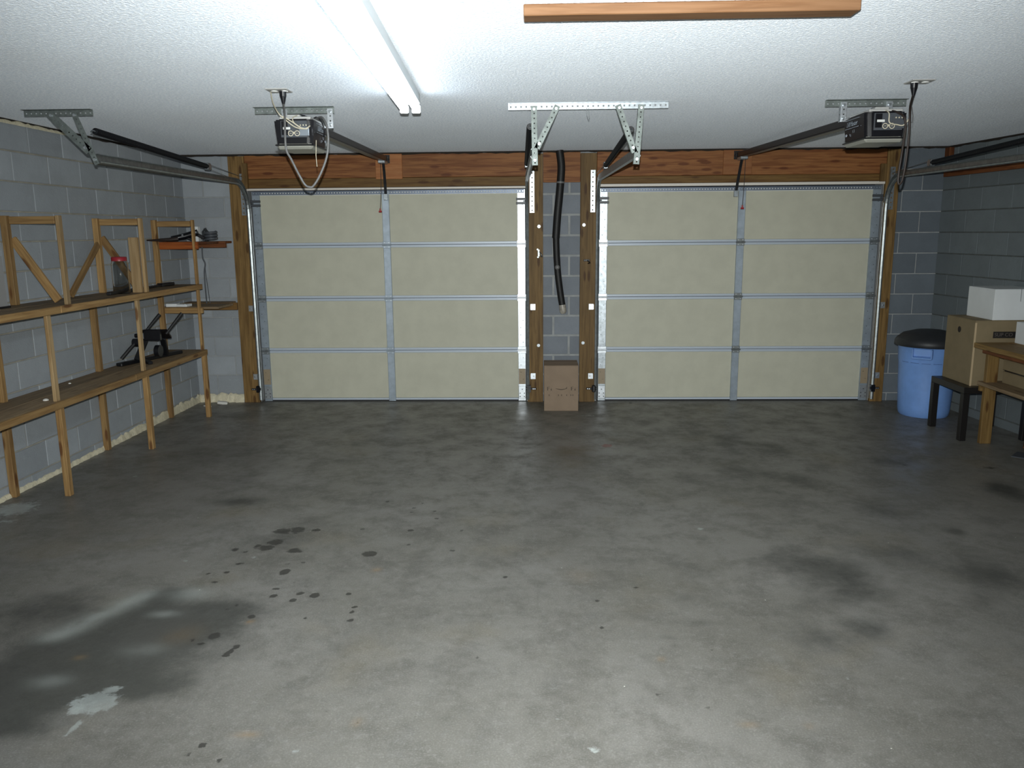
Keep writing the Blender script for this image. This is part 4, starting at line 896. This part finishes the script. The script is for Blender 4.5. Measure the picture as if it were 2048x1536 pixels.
m=MB(); m.tube(smooth_path([(-3.21,-.345,1.45),(-3.212,-.34,1.36),(-3.205,-.33,1.2),(-3.20,-.32,1.058)],5),.0035,6); m.build('strand',M['dgrey'],t)
for k,(x,y,a,wd) in enumerate(((-3.44,-.60,.1,.1),(-3.335,-.60,-.12,.11))):
    m=MB(); Mq=Matrix.Translation((x,y,1.0525))@Matrix.Rotation(a,4,'Z'); m.box((-wd/2,-.05,0),(wd/2,.05,.03-.006*k),.004,Mq)
    tag(m.build('paper_bundle',M['cardw']),'crumpled white paper bundle %s on the lower corner shelf'%('against the wall side' if k==0 else 'nearer the last post'),'paper')
# crumbs on the lower shelf and the foam along the wall foot
m=MB()
for x,y,r in ((-3.25,-2.98,.018),(-3.44,-2.38,.010)): m.lathe([(r,0),(r*1.1,r*.3),(r*.6,r*.7),(.001,r*.8)],(x,y,zl),7)
o=m.build('plaster_crumbs',M['rubble']); tag(o,'white plaster crumbs on the lower shelf','debris',kind='stuff')
rng=np.random.RandomState(3)
def bead(path,nrm,h0,h1,d0,d1,name,label):
    vs=[];fs=[];n=len(path)
    for p,h,d in zip(path,rng.uniform(h0,h1,n),rng.uniform(d0,d1,n)):
        p=Vector(p); q=Vector(nrm)
        for f,g in ((1,0),(.95,.25),(.6,.7),(.25,.95),(0,1)): vs.append(p+q*(d*f)+Vector((0,0,h*g)))
    fs=[(i*5+j,i*5+j+1,(i+1)*5+j+1,(i+1)*5+j) for i in range(n-1) for j in range(4)]
    m=MB(); m.add(vs,fs,True); return tag(m.build(name,M['sealant']),label,'sealant')
ys_=np.arange(YB,-5.2,-.03)
def hprof(y): return .03+.05*min(1,max(0,(y+2.2)/1.5))
vs=[];fs=[]
for i,y in enumerate(ys_):
    h=hprof(y)*rng.uniform(.75,1.2); d=rng.uniform(.010,.022)
    for f,g in ((1,0),(.95,.3),(.6,.75),(.3,.97),(-.2,1)): vs.append((XL+.006+d*f,y,h*g))
fs=[(i*5+j,i*5+j+1,(i+1)*5+j+1,(i+1)*5+j) for i in range(len(ys_)-1) for j in range(4)]
m=MB(); m.add(vs,fs,True); tag(m.build('sealant_bead',M['sealant']),'lumpy cream foam sealant along the foot of the left block wall','sealant')
bead([(x,YB-.007,0) for x in np.arange(XL+.01,-3.05,.025)],(0,-1,0),.07,.10,.02,.06,'sealant_bead','lumpy cream foam sealant at the foot of the back wall beside the left jamb')
bead([(XL+.007,y,CZ-.035) for y in np.arange(-1.9,-2.95,-.03)],(1,0,0),.016,.032,.006,.014,'sealant_bead','thin pale sealant strip along the top of the left block wall')
m=MB(); m.box((-.05,-.025,0),(.05,.025,.03),.006,Matrix.Translation((-3.245,-.10,0))@Matrix.Rotation(.25,4,'Z')@Matrix.Rotation(.15,4,'Y')); tag(m.build('foam_scrap',M['rubble']),'loose white foam scrap on the floor in the back left corner','debris')
m=MB(); m.box((-.05,-.012,0),(.05,.012,.012),.004,Matrix.Translation((-3.35,-.22,0))@Matrix.Rotation(-.5,4,'Z')); tag(m.build('foam_scrap',M['rubble']),'thin pale sliver lying in front of the white foam scrap','debris')

# ================================================================== RIGHT SIDE: BIN, SIDE TABLE, BOXES, BENCH
bx,by=3.625,-.575
t=thing('trash_can','pale blue round trash can with a charcoal lid in the back right corner','trash can',(bx,by,0))
m=MB(); m.lathe([(.205,.0),(.214,.012),(.222,.05),(.236,.30),(.2445,.50),(.250,.52),(.2575,.655),(.262,.66),(.262,.675),(.245,.675),(.22,.05),(.01,.04)],(bx,by,0),40); m.build('bucket',M['canblue'],t)
m=MB(); m.lathe([(.285,.655),(.292,.66),(.288,.70),(.272,.725),(.268,.728),(.225,.765),(.12,.795),(.01,.80)],(bx,by,0),40); m.build('lid',M['canlid'],t)
for a0 in (-PI/2-.62,PI/2-.62,):
    Mh=Matrix.Translation((bx,by,0))@Matrix.Rotation(a0,4,'Z')
    m=MB(); m.box((.235,-.085,.575),(.262,.085,.648),.006,Mh); m.box((.258,-.085,.553),(.288,.085,.572),.006,Mh); m.box((.25,-.085,.56),(.285,-.072,.645),.004,Mh); m.box((.25,.072,.56),(.285,.085,.645),.004,Mh); m.build('handle',M['canblue'],t)
m=MB()
for a in np.linspace(-PI*.95,PI*.05,9)[:-1]:
    pts=[(bx+.2475*math.cos(a+d),by+.2475*math.sin(a+d),.512) for d in np.linspace(0,.30,6)]; m.tube(pts,.0022,4)
m.build('moulded_line',mat_plain('blue_line',srgb(70,100,160),.5),t)
# black side table
tx0,tx1,ty0,ty1=3.455,4.010,-1.575,-1.025
t=thing('side_table','black square side table carrying the brown cardboard box','table',((tx0+tx1)/2,(ty0+ty1)/2,0))
m=MB(); m.box((tx0,ty0,.395),(tx1,ty1,.447),.003); m.build('tabletop',M['tblack'],t)
for x in (tx0,tx1-.052):
    for y in (ty0,ty1-.052):
        m=MB(); m.box((x,y,0),(x+.052,y+.052,.395),.003); m.build('leg',M['tblack'],t)
# brown box with handle hole and printed band, standing on the table
t,W,hx,hy,H=carton('cardboard_box','large brown cardboard box with a hand hole standing on the black side table',(3.535,-1.50,.447),(4.00,-1.045,.985),M['card2'])
m=MB(); m.cyl(W@Vector((-hx-.001,.012,H-.10)),W@Vector((-hx+.006,.012,H-.10)),.026,14); m.build('hand_hole',M['dark'],t)
m=MB(); m.box((-.085+.0,-hy-.0012,H-.145),(.225,-hy+.001,H-.092),0,W); o=m.build('printed_band',M['inkb'],t)
text('lettering','SUP CO',.042,W@Matrix.Translation((-.075,-hy-.0016,H-.1185))@Matrix.Rotation(PI/2,4,'X'),mat_plain('faded_print',srgb(96,88,84),.6),o,'LEFT')
m=MB(); m.box((-hx-.001,-hy-.001,.0),(-hx+.012,-hy+.006,H-.02),0,W); m.build('corner_seam',M['cardedge'],t)
t,W,hx,hy,H=carton('white_box','white cardboard box on top of the large brown box',(3.665,-1.50,.985),(4.02,-1.10,1.235),M['cardw'])
m=MB(); m.box((hx-.15,-hy-.001,H-.10),(hx-.147,-hy+.001,H),0,W); m.build('flap_slit',M['dgrey'],t)
# timber bench at the right edge of the view
t=thing('workbench','rough timber workbench with a thick top and lower shelf, at the right edge','workbench',(3.85,-2.2,0))
fx=3.50
for k in range(2):
    x0=fx+.002+.27*k; board('top_plank',(x0,-3.3,.775),(x0+.265,-1.565,.815),M['benchwood'],t)
board('apron',(fx+.055,-3.3,.735),(fx+.08,-1.60,.774),M['old'],t)
for y in (-1.66,-3.2):
    board('leg',(3.575,y,0),(3.664,y+.04,.774),M['benchwood'],t)
    board('leg',(3.98,y,0),(4.02,y+.04,.774),M['benchwood'],t)
    board('cross_rail',(3.56,y+.041,.425),(4.03,y+.075,.475),M['benchwood'],t)
for k in range(2):
    x0=3.545+.235*k; board('shelf_plank',(x0,-3.3,.476),(x0+.23,-1.585,.505),M['shelf'],t)
t2,W,hx,hy,H=carton('flat_box','flat grey brown cardboard box on the lower shelf of the workbench',(3.70,-2.35,.505),(3.99,-1.66,.60),M['card2'])
t2,W,hx,hy,H=carton('flat_box','second flat box stacked on another under the workbench top',(3.69,-2.32,.612),(3.99,-1.67,.715),M['card2'])
m=MB(); m.box((3.70,-2.3,.60),(3.98,-1.68,.612)); tag(m.build('box_gap_shade',M['blackm']),'thin black filler painted as the shaded gap between the two flat boxes under the workbench','board')  # black filler slab stands in for the shaded slot between the stacked boxes
t,W,hx,hy,H=carton('white_box','smaller white cardboard box standing on the timber workbench top',(3.80,-2.10,.815),(4.06,-1.60,.985),M['cardw'])
# scrap boards on the floor at the right edge
Ms=Matrix.Translation((3.955,-1.84,0))@Matrix.Rotation(-.55,4,'Z')
m=MB(); m.box((-.12,-.09,.014),(.12,.09,.030),.003,Ms); m.box((-.10,-.08,0),(-.07,.08,.0145),0,Ms); m.box((.07,-.08,0),(.10,.08,.0145),0,Ms)
tag(m.build('scrap_board',M['old']),'brown scrap board lying on the floor under the workbench','board')
m=MB(); m.box((-.28,-.09,0),(.28,.09,.008),.002,Matrix.Translation((3.87,-2.17,0))@Matrix.Rotation(-.75,4,'Z')); tag(m.build('flat_sheet',M['dgrey']),'thin grey sheet lying flat on the floor in front of the workbench','sheet')
